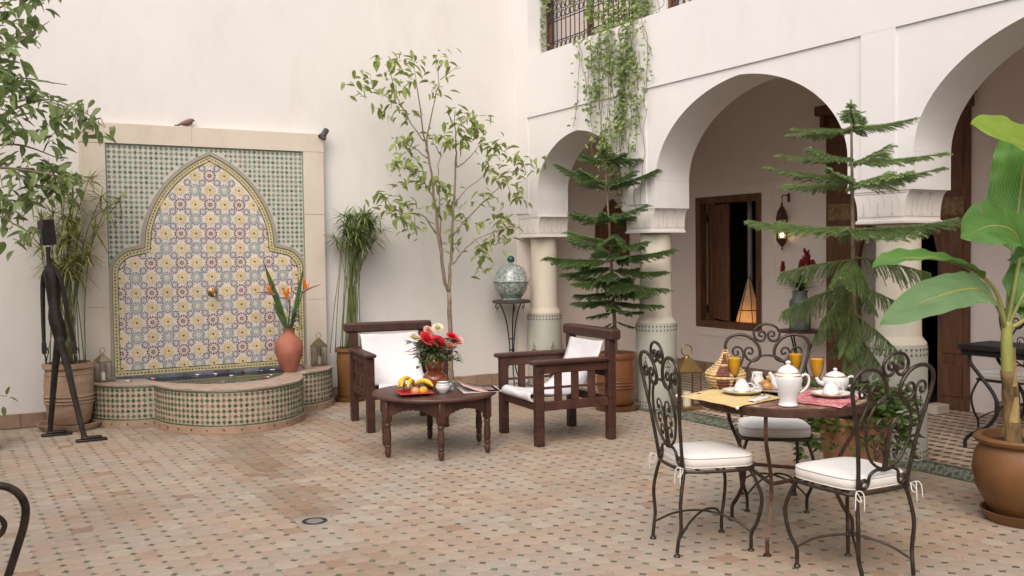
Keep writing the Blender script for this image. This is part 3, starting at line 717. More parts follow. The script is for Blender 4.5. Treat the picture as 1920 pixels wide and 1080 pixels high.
for j in range(-1, 17):
    for i in range(-8, 9):
        x, z = XC-.003+i*s_, .475+j*s_
        if inside(x, z, fieldp) or any((Vector((x, z))-Vector(q)).length < .022 for q in fieldp):
            k = 0 if (i+j) % 2 == 0 else (1 if j % 2 else 2)
            put('rosette', me_r[k], panel, (x, YP-.0022, z), (fr.gauss(0, .012), fr.uniform(-.2, .2), fr.gauss(0, .012)))
        x2, z2 = x+s_/2, z+s_/2
        if inside(x2, z2, fieldp) and min((Vector((x2, z2))-Vector(q)).length for q in fieldp) > .02 or inside(x2, z2, offs(path, -.02)):
            put('star', me_r[3], panel, (x2, YP-.0022, z2), (0, fr.uniform(-.1, .1), 0))
# brass spout
sp_ = MB(); T = Matrix.Translation((2.185, YP-.004, 1.16)) @ Matrix.Rotation(radians(90), 4, 'X')
sp_.lathe([(0,0),(.042,0),(.044,.006),(.034,.014),(.024,.022),(.022,.05),(.028,.06),(.026,.075),(.012,.078),(.011,.03),(0,.03)], 20, T=T)
sp_.ball((2.185, YP-.05, 1.185), .017, 10, 8); sp_.tube([(2.185, YP-.05, 1.16), (2.185, YP-.085, 1.15), (2.185, YP-.10, 1.125)], [.014,.012,.011], 8)
sp_.build('spout', BRASS, fo, 40)
# blue band above the water
bb_ = MB()
for k in range(12): bb_.bbox((1.29+k*.1475, YP-.024, .36), (1.29+k*.1475+.145, YP-.019, .398), .002, c=jit((.12,.14,.17), .4, fr))
bb_.build('blue_band', mat('blue_glazed_band', (1,1,1), .25, attr='tint', var=.35, nscale=14), panel)
# basin
BZ = .385
outer = [(1.05, 9.46)]
outer += [(1.54-.49*cos(t), 9.44-.50*sin(t)) for t in [pi/2*i/14 for i in range(1, 15)]]
outer += [(2.19-.655*cos(t), 8.95-.80*sin(t)) for t in [pi*(.01+.98*i/48) for i in range(49)]]
outer += [(2.84+.49*sin(t), 9.44-.50*cos(t)) for t in [pi/2*i/14 for i in range(0, 14)]]
outer += [(3.33, 9.46)]
inner_ = [(1.28,9.462),(1.40,9.42),(1.50,9.36),(1.58,9.1),(1.72,8.83),(1.96,8.60),(2.2,8.55),(2.45,8.63),(2.66,8.86),(2.78,9.15),(2.86,9.36),(2.98,9.43),(3.08,9.462)]
inner_ = [(v.x, v.y) for v in cr([(a, b, 0) for a, b in inner_], 6)]
def resample(P, n):
    P = [Vector((*p, 0)) for p in P]; d = [0]
    for a, b in zip(P[:-1], P[1:]): d.append(d[-1]+(b-a).length)
    out = []; j = 0
    for k in range(n):
        s = d[-1]*k/(n-1)
        while j < len(d)-2 and d[j+1] < s: j += 1
        t = (s-d[j])/max(1e-9, d[j+1]-d[j]); out.append(P[j].lerp(P[j+1], t))
    return out
def offs_open(P, d):
    out = []
    for i, p in enumerate(P):
        a, b = Vector(P[max(0, i-1)]), Vector(P[min(len(P)-1, i+1)]); t = (Vector(b)-Vector(a)); t = Vector((t.x, t.y)).normalized(); out.append((p[0]+t.y*d, p[1]-t.x*d))
    return out
bw = MB(); N = len(outer)
bw.add([(x, y, 0.001) for x, y in outer]+[(x, y, BZ-.012) for x, y in outer], [(i, i+1, N+i+1, N+i) for i in range(N-1)])
basin = bw.build('basin', mat('pinkish_beige_glaze', (.42, .34, .26), .45, c2=(.49, .40, .31), nscale=40, var=.12), fo, 50)
# plinth of terracotta tiles at the foot
plp = offs_open(outer, .018); pl_ = MB()
pl_.add([(x, y, 0.001) for x, y in plp]+[(x, y, .062) for x, y in plp]+[(x, y, .066) for x, y in outer], [(i, i+1, N+i+1, N+i) for i in range(N-1)]+[(N+i, N+i+1, 2*N+i+1, 2*N+i) for i in range(N-1)])
pl_.build('plinth', mat('worn_terracotta_plinth', (.29, .19, .125), .65, c2=(.39, .275, .19), nscale=9, detail=6), basin, 50)
# coping and inner wall
K = 110; ro, ri = resample(offs_open(outer, .007), K), resample(inner_, K); rm_ = MB()
vv = []
for k in range(K):
    o_, i_ = ro[k], ri[k]
    wob = .003*sin(k*.7)
    vv += [(o_.x, o_.y, BZ-.018), (o_.x, o_.y, BZ-.006+wob), (o_.lerp(i_, .06).x, o_.lerp(i_, .06).y, BZ+wob), (i_.x, i_.y, BZ-.002), (i_.x, i_.y, .12)]
rm_.add(vv, [(k*5+a, (k+1)*5+a, (k+1)*5+a+1, k*5+a+1) for k in range(K-1) for a in range(4)])
rm_.build('coping', mat('worn_pink_stone_coping', (.30, .225, .175), .5, c2=(.41, .325, .26), nscale=8, detail=7, bump=.2), basin, 50)
# green lozenges round the basin
bt = MB(); per = resample(outer, 400); Ltot = sum((per[i+1]-per[i]).length for i in range(399)); npp = int(Ltot/.0465)
cen = resample(outer, npp)
for k in range(1, npp-1):
    t = (cen[k+1]-cen[k-1]).normalized(); nn = Vector((t.y, -t.x, 0))
    for j in range(6):
        z = .100+j*.0462; w_, h_ = (.0222, .0172) if (k+j) % 2 else (.0172, .0222)
        P = cen[k]+nn*.0035; c = jit(fr.choice([(.06,.115,.065), (.075,.14,.08), (.055,.09,.055), (.11,.13,.085), (.14,.11,.07)]) if fr.random() < .9 else (.20,.17,.12), .25, fr)
        q = [(P+t*w_, z), (P, z+h_), (P-t*w_, z), (P, z-h_)]
        Q = [(p.x, p.y, zz) for p, zz in q]; Q2 = [((p-nn*.006).x, (p-nn*.006).y, zz) for p, zz in q]
        bt.add(Q+Q2, [(0,1,2,3),(0,4,5,1),(1,5,6,2),(2,6,7,3),(3,7,4,0)], c=c)
tag(bt.build('basin_chips', GTM, basin), kind='stuff')
ln = MB()
for z in (.072, .358):
    P = offs_open(outer, .003); ln.tube([(x, y, z) for x, y in P], .0065, 6)
ln.build('glazed_line', mat('green_glazed_line', (.055, .10, .05), .35, var=.3, nscale=20), basin)
pd_ = MB()
for k in range(0, npp-1, 3):
    t = (cen[k+1]-cen[max(0, k-1)]).normalized(); nn = Vector((t.y, -t.x, 0)); P = cen[k]+nn*.021
    q = [(P+t*.009, .035), (P, .045), (P-t*.009, .035), (P, .025)]
    pd_.add([(p.x, p.y, z) for p, z in q]+[((p-nn*.005).x, (p-nn*.005).y, z) for p, z in q], [(0,1,2,3),(0,4,5,1),(1,5,6,2),(2,6,7,3),(3,7,4,0)], c=(.05,.06,.035))
tag(pd_.build('plinth_chips', GTM, basin), kind='stuff')
# floor of basin and water
bf = MB(); bf.add([(x, y, .13) for x, y in inner_], [tuple(range(len(inner_)))])
bf.build('basin_floor', mat('blue_mosaic_basin_floor', (.10, .13, .16), .4, c2=(.28, .30, .28), nscale=28, detail=2), basin)
wa = MB(); wa.add([(x, y, .366) for x, y in inner_], [tuple(range(len(inner_)))])
wm = sheet('still_water', (.55, .66, .66), 1.33, .02, .03, 7)
wa.build('water', wm, basin)
# floating and scattered rose petals
PET = [mat('red_rose_petal', (.42, .025, .04), .6, transl=.2, rand=.3), mat('white_rose_petal', (.80, .72, .68), .6, transl=.2, rand=.1)]
pt_ = MB(); pt_.add([(-.018,0,.003),(0,-.014,.0),(.018,0,.004),(0,.014,.006),(0,0,-.001)], [(0,1,4),(1,2,4),(2,3,4),(3,0,4)])
pmes = [pt_.mesh('petal', m) for m in PET]
pr = random.Random(5); npet = 0
spots = [(1.33,9.44,.370),(1.45,9.40,.370),(1.62,9.40,.370),(1.85,9.43,.370),(2.02,9.44,.370),(2.2,9.40,.370),(2.45,9.42,.370),(2.62,9.40,.370),(2.75,9.40,.370),(1.65,9.08,.370),(1.80,8.80,.370),(2.1,8.75,.370),(2.5,8.85,.370),(2.6,9.0,.370),(1.25,9.30,BZ+.003),(1.38,9.2,BZ+.003),(2.98,9.33,BZ+.003),(3.05,9.36,BZ+.003),(3.0,9.25,BZ+.003),(3.1,9.28,BZ+.003),(1.95,9.3,.370),(2.3,9.2,.370)]
for k, (x, y, z) in enumerate(spots):
    for q in range(2):
        o = put('rose_petal', pmes[0 if pr.random() < .42 else 1], None, (x+pr.uniform(-.03,.03)*q, y+pr.uniform(-.025,.012)*q, z), (pr.uniform(-.15,.15), pr.uniform(-.15,.15), pr.uniform(0,6)), pr.uniform(.9,1.6))
        red = o.data == pmes[0]
        tag(o, ('red' if red else 'white')+' rose petal scattered on the water or ledge of the fountain', 'petal', ('red' if red else 'white')+' rose petals on the fountain')
# ------------------------------------------------------------------ wooden armchairs with canvas slings
def armchair(label, loc, rz):
    t = thing('armchair', label, 'armchair', loc, rz, 'wooden sling armchairs')
    for s in (-1, 1):
        m = MB(); m.bbox((s*.325-.034, .285, .001), (s*.325+.034, .353, .632), .006); m.build('leg', WOOD, t)
        m = MB(); m.bbox((s*.325-.034, -.36, .001), (s*.325+.034, -.292, .80), .006); m.build('leg', WOOD, t)
        m = MB(); m.bbox((s*.33-.05, -.29, .634), (s*.33+.05, .385, .668), .010); m.build('armrest', WOODH, t)
        m = MB(); m.bbox((s*.325-.022, -.291, .565), (s*.325+.022, .284, .633), .004); m.build('arm_rail', WOODR, t)
        m = MB(); m.bbox((s*.325-.022, -.291, .275), (s*.325+.022, .284, .345), .004); m.build('side_rail', WOODR, t)
        m = MB(); m.bbox((s*.325-.012, -.291, .442), (s*.325+.012, .284, .460), .003); m.build('side_bar', WOODR, t)
        for y in (-.15, .0, .15):
            m = MB(); m.bbox((s*.325-.018, y-.028, .3455), (s*.325+.018, y+.028, .5645), .004); m.build('slat', WOODR, t)
    m = MB(); m.bbox((-.405, -.385, .80), (.405, -.285, .888), .016); m.build('top_rail', WOODH, t)
    for y, z in ((.319, .275), (-.326, .275), (-.326, .50)):
        m = MB(); m.bbox((-.29, y-.018, z), (.29, y+.018, z+.062), .004); m.build('cross_rail', WOODR, t)
    prof = [(-.300,.775),(-.292,.765),(-.262,.68),(-.20,.56),(-.12,.45),(-.02,.385),(.12,.37),(.25,.385),(.325,.40),(.352,.395),(.358,.372),(.345,.352),(.32,.350)]
    P = [(p.y, p.z) for p in cr([(0, a, b) for a, b in prof], 4)]
    n = len(P); W = 13; v = []; rr = random.Random(int(loc[0]*100))
    for i, (y, z) in enumerate(P):
        f = i/n
        for k in range(W):
            u = -1+2*k/(W-1); hw = .272-.018*sin(pi*f)
            sag = -.018*(1-u*u)*sin(pi*min(1, f*1.15)) + .005*sin(u*5+i*.5+loc[0]*3)*sin(pi*f)
            v.append((u*hw, y+sag*.5, z+sag))
    m = MB(); m.add(v, [(i*W+k, i*W+k+1, (i+1)*W+k+1, (i+1)*W+k) for i in range(n-1) for k in range(W-1)])
    o = m.build('sling', COTTON, t, 180); sm = o.modifiers.new('s', 'SOLIDIFY'); sm.thickness = .012; sm.offset = 1
    return t
armchair('mahogany armchair with white canvas sling facing the viewer, left of the low table', (3.40, 7.83, 0), radians(180-9))
armchair('mahogany armchair with crumpled white canvas sling, right of the low table, seen from its side', (4.245, 6.565, 0), radians(90-5))

# ------------------------------------------------------------------ hexagonal low table
lt = thing('low_table', 'round topped dark wooden coffee table with six turned legs', 'table', (3.18, 6.63, 0), radians(10))
m = MB(); m.lathe([(0,.425),(.465,.425),(.475,.432),(.477,.444),(.470,.454),(.45,.457),(0,.457)], 64); m.build('tabletop', TABLEWOOD, lt, 40)
legp = [(0,.27),(.026,.27),(.026,.262),(.020,.256),(.027,.246),(.027,.238),(.019,.23),(.024,.20),(.027,.15),(.024,.105),(.018,.095),(.026,.086),(.026,.078),(.018,.07),(.025,.05),(.021,.02),(.012,.001),(0,.001)]
for k in range(6):
    a = radians(60*k); m = MB(); m.lathe(legp, 16, (.43*cos(a), .43*sin(a), 0)); m.bbox((.43*cos(a)-.026, .43*sin(a)-.026, .27), (.43*cos(a)+.026, .43*sin(a)+.026, .4245), .004); m.build('leg', TABLEWOOD, lt, 40)
    b = a+radians(60); p0, p1 = Vector((.43*cos(a), .43*sin(a))), Vector((.43*cos(b), .43*sin(b)))
    d = (p1-p0).normalized(); nn = Vector((d.y, -d.x)); p0 = p0+d*.02; p1 = p1-d*.02
    low = []; N = 36
    for i in range(N+1):
        t = i/N; zz = .295+.062*sin(pi*t)**.8+.006*abs(sin(t*pi*9)) ; low.append((t, min(zz, .372)))
    v = []
    for off in (.012, -.012):
        for t, z in low: q = p0.lerp(p1, t)+nn*off; v.append((q.x, q.y, z))
        for t, z in low: q = p0.lerp(p1, t)+nn*off; v.append((q.x, q.y, .4245))
    M_ = N+1; fs = []
    for i in range(N): fs += [(i, i+1, M_+i+1, M_+i), (2*M_+i, 3*M_+i, 3*M_+i+1, 2*M_+i+1), (i, 2*M_+i, 2*M_+i+1, i+1)]
    m = MB(); m.add(v, fs); m.build('apron', TABLEWOOD, lt)

# ------------------------------------------------------------------ wrought iron chairs
def spine(pts, y0=-.185, lean=.13, z0=.42, n=6):
    return [(p.x, y0-p.z*lean, z0+p.z) for p in cr([(a, 0, b) for a, b in pts], n)]
def mir(pts): return [(-a, b) for a, b in pts]
def iron_chair():
    t = thing('iron_chair', 'x', 'chair')
    ring = [(.17,-.18),(.195,-.10),(.205,.05),(.19,.155),(.14,.19),(0,.198),(-.14,.19),(-.19,.155),(-.205,.05),(-.195,-.10),(-.17,-.18),(0,-.195)]
    rp = cr([(a, b, .42) for a, b in ring+[ring[0]]], 4)[:-1]
    m = MB(); m.tube(rp, .0085, 8, closed=True)
    m.tube([(-.2, 0, .418), (.2, 0, .418)], .006, 6); m.tube([(-.19, .11, .418), (.19, .11, .418)], .006, 6); m.tube([(-.19, -.1, .418), (.19, -.1, .418)], .006, 6)
    m.build('seat_frame', IRON, t, 60)
    for s in (-1, 1):
        lp = [(s*.165, .165, .415), (s*.185, .188, .36), (s*.203, .21, .27), (s*.190, .195, .16), (s*.168, .172, .09), (s*.166, .17, .02)]
        m = MB(); m.tube(cr(lp, 5), .0095, 8); m.lathe([(0,.001),(.017,.001),(.016,.008),(.010,.014)], 10, (s*.166, .17, 0)); m.build('leg', IRON, t, 60)
        lp = [(s*.152, -.178, .43), (s*.165, -.195, .36), (s*.175, -.21, .26), (s*.168, -.205, .14), (s*.160, -.215, .08), (s*.158, -.222, .02)]
        m = MB(); m.tube(cr(lp, 5), .0095, 8); m.lathe([(0,.001),(.017,.001),(.016,.008),(.010,.014)], 10, (s*.158, -.222, 0)); m.build('leg', IRON, t, 60)
        m = MB(); m.tube(cr([(s*.168, .172, .095), (s*.10, .10, .15), (0, -.01, .175), (-s*.09, -.12, .15), (-s*.162, -.212, .09)], 6), .006, 7); m.build('stretcher', IRON, t, 60)
        side = [(.150,.0),(.165,.12),(.190,.26),(.225,.38),(.248,.46),(.248,.51),(.22,.548),(.165,.562),(.105,.548),(.06,.508),(.042,.46),(.052,.42),(.085,.402),(.118,.415),(.135,.448),(.124,.478),(.098,.482),(.085,.462),(.094,.444),(.108,.45)]
        side = [(s*a, b) for a, b in side]
        m = MB(); p = spine(side); m.tube(p, [.0095 if i < len(p)*.6 else .0085-.003*(i/len(p)-.6)/.4 for i in range(len(p))], 8); m.ball(p[-1], .009, 8, 6); m.build('side_scroll', IRON, t, 60)
        br = [(.197,.29),(.175,.345),(.150,.40),(.142,.445),(.158,.48),(.188,.486),(.206,.464),(.196,.438),(.174,.442),(.176,.458)]
        m = MB(); p = spine([(s*a, b) for a, b in br]); m.tube(p, .0065, 7); m.ball(p[-1], .008, 8, 6); m.build('branch_scroll', IRON, t, 60)
    tl = [(.03,.553),(.042,.556),(.044,.574),(.026,.582),(.009,.566),(.014,.536),(.042,.524),(.07,.545),(.076,.582),(.048,.614),(0,.626)]
    full = tl+[(-a, b) for a, b in tl[::-1][1:]]
    m = MB(); p = spine(full); m.tube(p, .0075, 8); m.ball(p[0], .008, 8, 6); m.ball(p[-1], .008, 8, 6); m.build('top_scroll', IRON, t, 60)
    ov = [(0,.10),(.045,.112),(.10,.155),(.136,.24),(.134,.32),(.108,.385),(.06,.425),(0,.437)]
    ov = ov+[(-a, b) for a, b in ov[::-1][1:]]
    m = MB(); m.tube(spine(ov), .007, 8); m.build('inner_hoop', IRON, t, 60)
    bs = [(-.108,.052),(-.118,.062),(-.136,.055),(-.138,.032),(-.115,.022),(-.095,.04),(-.088,.08),(-.05,.10),(0,.094)]
    bs = bs+[(-a, b) for a, b in bs[::-1][1:]]
    m = MB(); m.tube(spine(bs), .0075, 8); m.build('base_scroll', IRON, t, 60)
    m = MB(); p = spine([(0,.095),(0,.2),(0,.30)]); m.tube(p, tapered(len(p), .013, .006), 8)
    for s in (-1, 1):
        for b0, dx in ((.15, .0), (.08, .004), (.02, -.012)):
            q = [(.0, b0+.10), (.025, b0+.165), (.055, b0+.182), (.080+dx, b0+.162), (.078+dx, b0+.135), (.062+dx, b0+.132), (.060+dx, b0+.147)]
            p = spine([(s*a, b) for a, b in q]); m.tube(p, .0048, 6); m.ball(p[-1], .006, 6, 5)
    m.build('fan_scroll', IRON, t, 60)
    # cushion
    N = 40; out = []
    for k in range(N):
        a = 2*pi*k/N; e = .45
        cx, cy_ = cos(a), sin(a); x = .205*abs(cx)**e*(1 if cx > 0 else -1); y = .195*abs(cy_)**e*(1 if cy_ > 0 else -1)
        x *= (.90+.10*(y+.195)/.39); out.append((x, y+.005))
    prof = [(0,.434),(.7,.433),(.96,.434),(1.0,.445),(1.005,.460),(1.0,.475),(.965,.487),(.8,.497),(.5,.502),(0,.503)]
    vs_ = []; fs_ = []
    for f, z in prof:
        for x, y in out: vs_.append((x*f, y*f, z))
    for i in range(len(prof)-1):
        for k in range(N): k2 = (k+1) % N; fs_.append((i*N+k, i*N+k2, (i+1)*N+k2, (i+1)*N+k))
    m = MB(); m.add(vs_, fs_); cu = m.build('cushion', CUSHION, t, 180)
    b = bmesh.new(); b.from_mesh(cu.data); bmesh.ops.remove_doubles(b, verts=b.verts, dist=.0005); b.to_mesh(cu.data); b.free()
    for z in (.483, .437):
        m = MB(); m.tube([(x*.99, y*.99, z) for x, y in out], .0035, 5, closed=True); m.build('piping', PIPING, cu, 180)
    for s in (-1, 1):
        m = MB()
        for dx, dz, dy in ((.03, -.055, -.012), (-.012, -.065, -.02)): m.tube(cr([(s*.172, -.19, .435), (s*(.178+dx*.4), -.21+dy*.5, .445), (s*(.176+dx), -.212+dy, .425), (s*(.178+dx*1.1), -.215+dy, .42+dz)], 5), .0027, 5)
        m.tube(cr([(s*.17, -.195, .436), (s*.16, -.212, .405), (s*.178, -.222, .398), (s*.186, -.205, .418), (s*.172, -.195, .436)], 5), .0027, 5); m.build('tie', CUSHION, cu, 180)
    return t
chair0 = iron_chair(); G_ = 'wrought iron chairs with white cushions'
def place_chair(o, loc, ang, label):
    o.location = loc; o.rotation_euler = (0, 0, radians(ang)-pi/2); tag(o, label, 'chair', G_)
cB = copy_tree(chair0); cC = copy_tree(chair0); cD = copy_tree(chair0); cE = copy_tree(chair0)
place_chair(chair0, (3.295, 3.70, 0), -17, 'scrolled iron chair with white cushion left of breakfast table, back seen edge on')
place_chair(cB, (3.575, 3.02, 0), 87, 'scrolled iron chair nearest the viewer, its back turned to us, cushion tied on')
place_chair(cC, (4.15, 4.07, 0), 232, 'scrolled iron chair behind the breakfast table, facing the viewer')
place_chair(cD, (-.115, 2.76, 0), 90, 'iron chair cut off at the bottom left corner, only a scroll shows')
place_chair(cE, (7.42, 4.66, 0), 180, 'iron chair in the shade behind the console and banana plant')

# ------------------------------------------------------------------ breakfast table
bt_ = thing('breakfast_table', 'round iron breakfast table with mosaic top and three curved legs', 'table', (3.73, 3.585, 0)); TZ = .738
m = MB(); m.lathe([(.40,.695),(.428,.695),(.433,.70),(.433,.733),(.428,TZ-.001),(.413,TZ-.001),(.413,.70)], 72); m.build('rim', IRONB, bt_, 40)
m = MB(); m.lathe([(0,.700),(.412,.700),(.412,TZ-.0035),(0,TZ-.0035)], 48); mt_ = m.build('tabletop', GROUT, bt_)
mm = MB(); q = random.Random(4)
for ra, rb, n in ((.385,.410,64), (.345,.382,40), (.305,.342,34), (.262,.302,28), (.21,.259,22), (.15,.207,16), (.08,.147,10)):
    for k in range(n):
        a0, a1 = 2*pi*k/n+.004/ra, 2*pi*(k+1)/n-.004/ra
        mm.add([(ra*cos(a0),ra*sin(a0),TZ-.0005),(rb*cos(a0),rb*sin(a0),TZ-.0005),(rb*cos(a1),rb*sin(a1),TZ-.0005),(ra*cos(a1),ra*sin(a1),TZ-.0005)], [(0,1,2,3)], c=jit(q.choice([(.30,.15,.11), (.38,.24,.16), (.25,.13,.10), (.42,.30,.20), (.20,.10,.09)]), .15, q))
tag(mm.build('mosaic_chips', mat('tabletop_mosaic_glaze', (1,1,1), .4, attr='tint', var=.15, nscale=40), mt_), kind='stuff')
LR = [(.392,.697),(.392,.60),(.375,.54),(.325,.46),(.285,.38),(.272,.30),(.285,.22),(.325,.14),(.362,.09),(.368,.05),(.368,.002)]
for k in range(3):
    a = radians(212+120*k); pts = cr([(r_*cos(a), r_*sin(a), z) for r_, z in LR], 4)
    m = MB(); m.tube(pts, .0135, 4); m.lathe([(0,.001),(.022,.001),(.02,.008),(.012,.012)], 10, (.368*cos(a), .368*sin(a), 0)); m.build('leg', IRONB, bt_)
    b = a+radians(120); m = MB(); m.tube([(.276*cos(a), .276*sin(a), .335), (.276*cos(b), .276*sin(b), .335)], .010, 6); m.build('brace', IRONB, bt_)

# ------------------------------------------------------------------ console, pedestal stand, side table in the gallery
ct = thing('console_table', 'dark console table with curved iron legs in the shaded gallery', 'table', (6.70, 3.90, 0))
m = MB()
for k in range(4): m.bbox((-.21+k*.105, -.72, .742), (-.106+k*.105, .60, .782), .006)
m.build('tabletop', BLACKIRON, ct)
m = MB(); m.bbox((-.19, -.70, .70), (.19, .58, .7415), .004); m.build('apron', BLACKIRON, ct)
for x in (-.17, .17):
    for s, y0 in ((1, .52), (-1, -.64)):
        P = [(x, y0, .70), (x, y0-s*.01, .64), (x, y0-s*.09, .55), (x, y0-s*.20, .42), (x, y0-s*.22, .30), (x, y0-s*.15, .19), (x, y0-s*.02, .11), (x, y0+s*.03, .06), (x, y0+s*.03, .001)]
        m = MB(); m.tube(cr(P, 5), .014, 8); m.build('leg', BLACKIRON, ct, 60)
for s, y0 in ((1, .31), (-1, -.43)):
    m = MB(); m.tube([(-.17, y0, .33), (.17, y0, .33)], .010, 8); m.build('brace', BLACKIRON, ct, 60)
st = thing('pedestal_stand', 'slender black iron pedestal stand in the corner under the green jar', 'stand', (5.40, 9.24, 0))
m = MB(); m.lathe([(0,.948),(.205,.948),(.215,.955),(.215,.972),(.205,.980),(0,.980)], 40); m.build('top', mat('dark_slate_top', (.05,.045,.042), .5, var=.2), st, 40)
for k in range(3):
    a = radians(250+120*k); P = [(.145,.945),(.10,.86),(.055,.70),(.03,.50),(.028,.36),(.055,.20),(.11,.07),(.15,.003)]
    m = MB(); m.tube(cr([(r_*cos(a), r_*sin(a), z) for r_, z in P], 5), .0075, 7)
    Cc = [(.14,.94),(.175,.935),(.19,.905),(.175,.885),(.160,.895),(.165,.91)]
    m.tube(cr([(r_*cos(a), r_*sin(a), z) for r_, z in Cc], 5), .006, 6); m.tube([(.172*cos(a), .172*sin(a), .885), (.172*cos(a), .172*sin(a), .845)], [.006,.002], 6); m.build('leg', BLACKIRON, st, 60)
m = MB(); m.tube([(.031*cos(2*pi*k/16), .031*sin(2*pi*k/16), .42) for k in range(16)], .006, 6, closed=True); m.tube([(.031*cos(2*pi*k/16), .031*sin(2*pi*k/16), .545) for k in range(16)], .005, 6, closed=True); m.build('collar', BLACKIRON, st, 60)
sd_ = thing('side_table', 'small round dark side table against the pink wall', 'table', (7.68, 7.14, 0))
m = MB(); m.lathe([(0,.635),(.22,.635),(.235,.642),(.235,.656),(.22,.662),(0,.662)], 36); m.build('tabletop', WOODR, sd_, 40)
for k in range(3):
    a = radians(200+120*k); P = [(.17,.634),(.10,.45),(.06,.30),(.10,.12),(.18,.002)]
    m = MB(); m.tube(cr([(r_*cos(a), r_*sin(a), z) for r_, z in P], 5), .009, 7); m.build('leg', BLACKIRON, sd_, 60)
# ------------------------------------------------------------------ breakfast things
TB = .7395
def cloth(name, corners, m, label, cat, zt=TB, fringe=False):
    a, b, c, d = [Vector(p) for p in corners]; n = 14; v = []
    for i in range(n+1):
        for j in range(n+1):
            p = (a.lerp(b, i/n)).lerp(d.lerp(c, i/n), j/n); r_ = math.hypot(p.x-3.73, p.y-3.585)
            v.append((p.x, p.y, zt+.0025+.0012*sin(i*1.3+j)-max(0, r_-.435)*.08))
    mb = MB(); mb.add(v, [(i*(n+1)+j, (i+1)*(n+1)+j, (i+1)*(n+1)+j+1, i*(n+1)+j+1) for i in range(n) for j in range(n)])
    o = mb.build(name, m, None, 180); s = o.modifiers.new('s', 'SOLIDIFY'); s.thickness = .003; s.offset = 1
    return tag(o, label, cat)
MATY = mat('straw_yellow_cotton', (.62, .47, .20), .9, c2=(.68, .53, .25), nscale=20, bump=.4, bscale=300)
MATR = mat('crimson_patterned_cotton', (.42, .03, .06), .9, c2=(.62, .34, .34), nscale=45, detail=1, bump=.3, bscale=300)
pmY = cloth('placemat', [(3.285,3.895), (3.265,3.435), (3.66,3.52), (3.74,3.98)], MATY, 'straw yellow placemat overhanging the left of the breakfast table', 'placemat')
k = MB()
for p in ((3.281,3.898), (3.262,3.430)): k.ball((p[0], p[1], TB-.001), .009, 8, 6)
k.build('tassel', COTTON, pmY, 180)
cloth('placemat', [(3.60,3.40), (3.655,3.14), (4.12,3.36), (3.97,3.72)], MATR, 'crimson patterned placemat on the right of the breakfast table', 'placemat')
plate_p = [(0,.006),(.060,.006),(.066,.008),(.098,.017),(.106,.022),(.107,.024),(.104,.0235),(.066,.012),(.058,.009),(0,.009)]
def cup_set(loc, label, cl, s=1):
    t = tag(thing('plate', label, 'plate', loc), None); 
    m = MB(); m.lathe(plate_p, 40); m.lathe([(.05,0),(.055,0),(.052,.007),(.048,.007)], 32); m.build('dish', PORCELAIN, t, 60)
    m = MB(); m.tube([(.104*cos(2*pi*k/40), .104*sin(2*pi*k/40), .0240) for k in range(40)], .0016, 5, closed=True); m.build('gilt_rim', GOLD, t, 180)
    c = thing('cup', cl, 'cup', (loc[0], loc[1], loc[2]+.0095))
    m = MB(); m.lathe([(.043,.0005),(.045,.002),(.044,.010),(.038,.035),(.028,.054),(.020,.062),(.021,.070),(.017,.070),(.015,.063),(0,.063)], 32); m.build('bowl', PORCELAIN, c, 60)
    m = MB(); m.lathe([(.0452,.004),(.0456,.006),(.0448,.012),(.0442,.012)], 32); m.build('gilt_rim', GOLD, c, 180)
    m = MB(); m.tube(cr([(.040*s,-.012*s,.02),(.062*s,-.02*s,.016),(.066*s,-.022*s,.034),(.05*s,-.015*s,.046),(.032*s,-.01*s,.045)], 5), .0035, 6); m.build('handle', PORCELAIN, c, 180)
cup_set((3.575, 3.725, TB+.004), 'white plate with gilt rim on the yellow placemat', 'white cup turned upside down on the left plate')
cup_set((3.875, 3.395, TB+.004), 'white plate with gilt rim on the crimson placemat', 'white cup turned upside down on the right plate')
# coffee pot
cp = thing('coffee_pot', 'tall white porcelain coffee pot at the front of the table', 'coffee pot', (3.505, 3.335, TB+.001), radians(-28))
m = MB(); m.lathe([(0,.001),(.046,.001),(.048,.006),(.043,.012),(.041,.03),(.050,.065),(.062,.10),(.067,.13),(.064,.150),(.054,.162),(.050,.166),(.046,.164),(.058,.13),(0,.05)], 40); m.build('body', PORCELAIN, cp, 60)
m = MB(); m.lathe([(.052,.162),(.046,.178),(.030,.192),(.014,.199),(.009,.201),(.009,.206),(.014,.211),(.012,.219),(0,.222)], 32); m.build('lid', PORCELAIN, cp, 60)
m = MB(); m.lathe([(.0555,.1605),(.0525,.1645),(.0495,.1665)], 36); m.lathe([(.0655,.148),(.0645,.1505),(.0625,.1525)], 36); m.build('gilt_rim', GOLD, cp, 180)
m = MB(); m.tube(cr([(.060,0,.140),(.085,0,.152),(.103,0,.135),(.098,0,.10),(.078,0,.075),(.056,0,.062)], 6), .0065, 8); m.build('handle', PORCELAIN, cp, 180)
m = MB(); p = cr([(-.052,0,.09),(-.068,0,.11),(-.078,0,.14),(-.092,0,.165)], 5); m.tube(p, tapered(len(p), .016, .008), 10); m.build('spout', PORCELAIN, cp, 180)
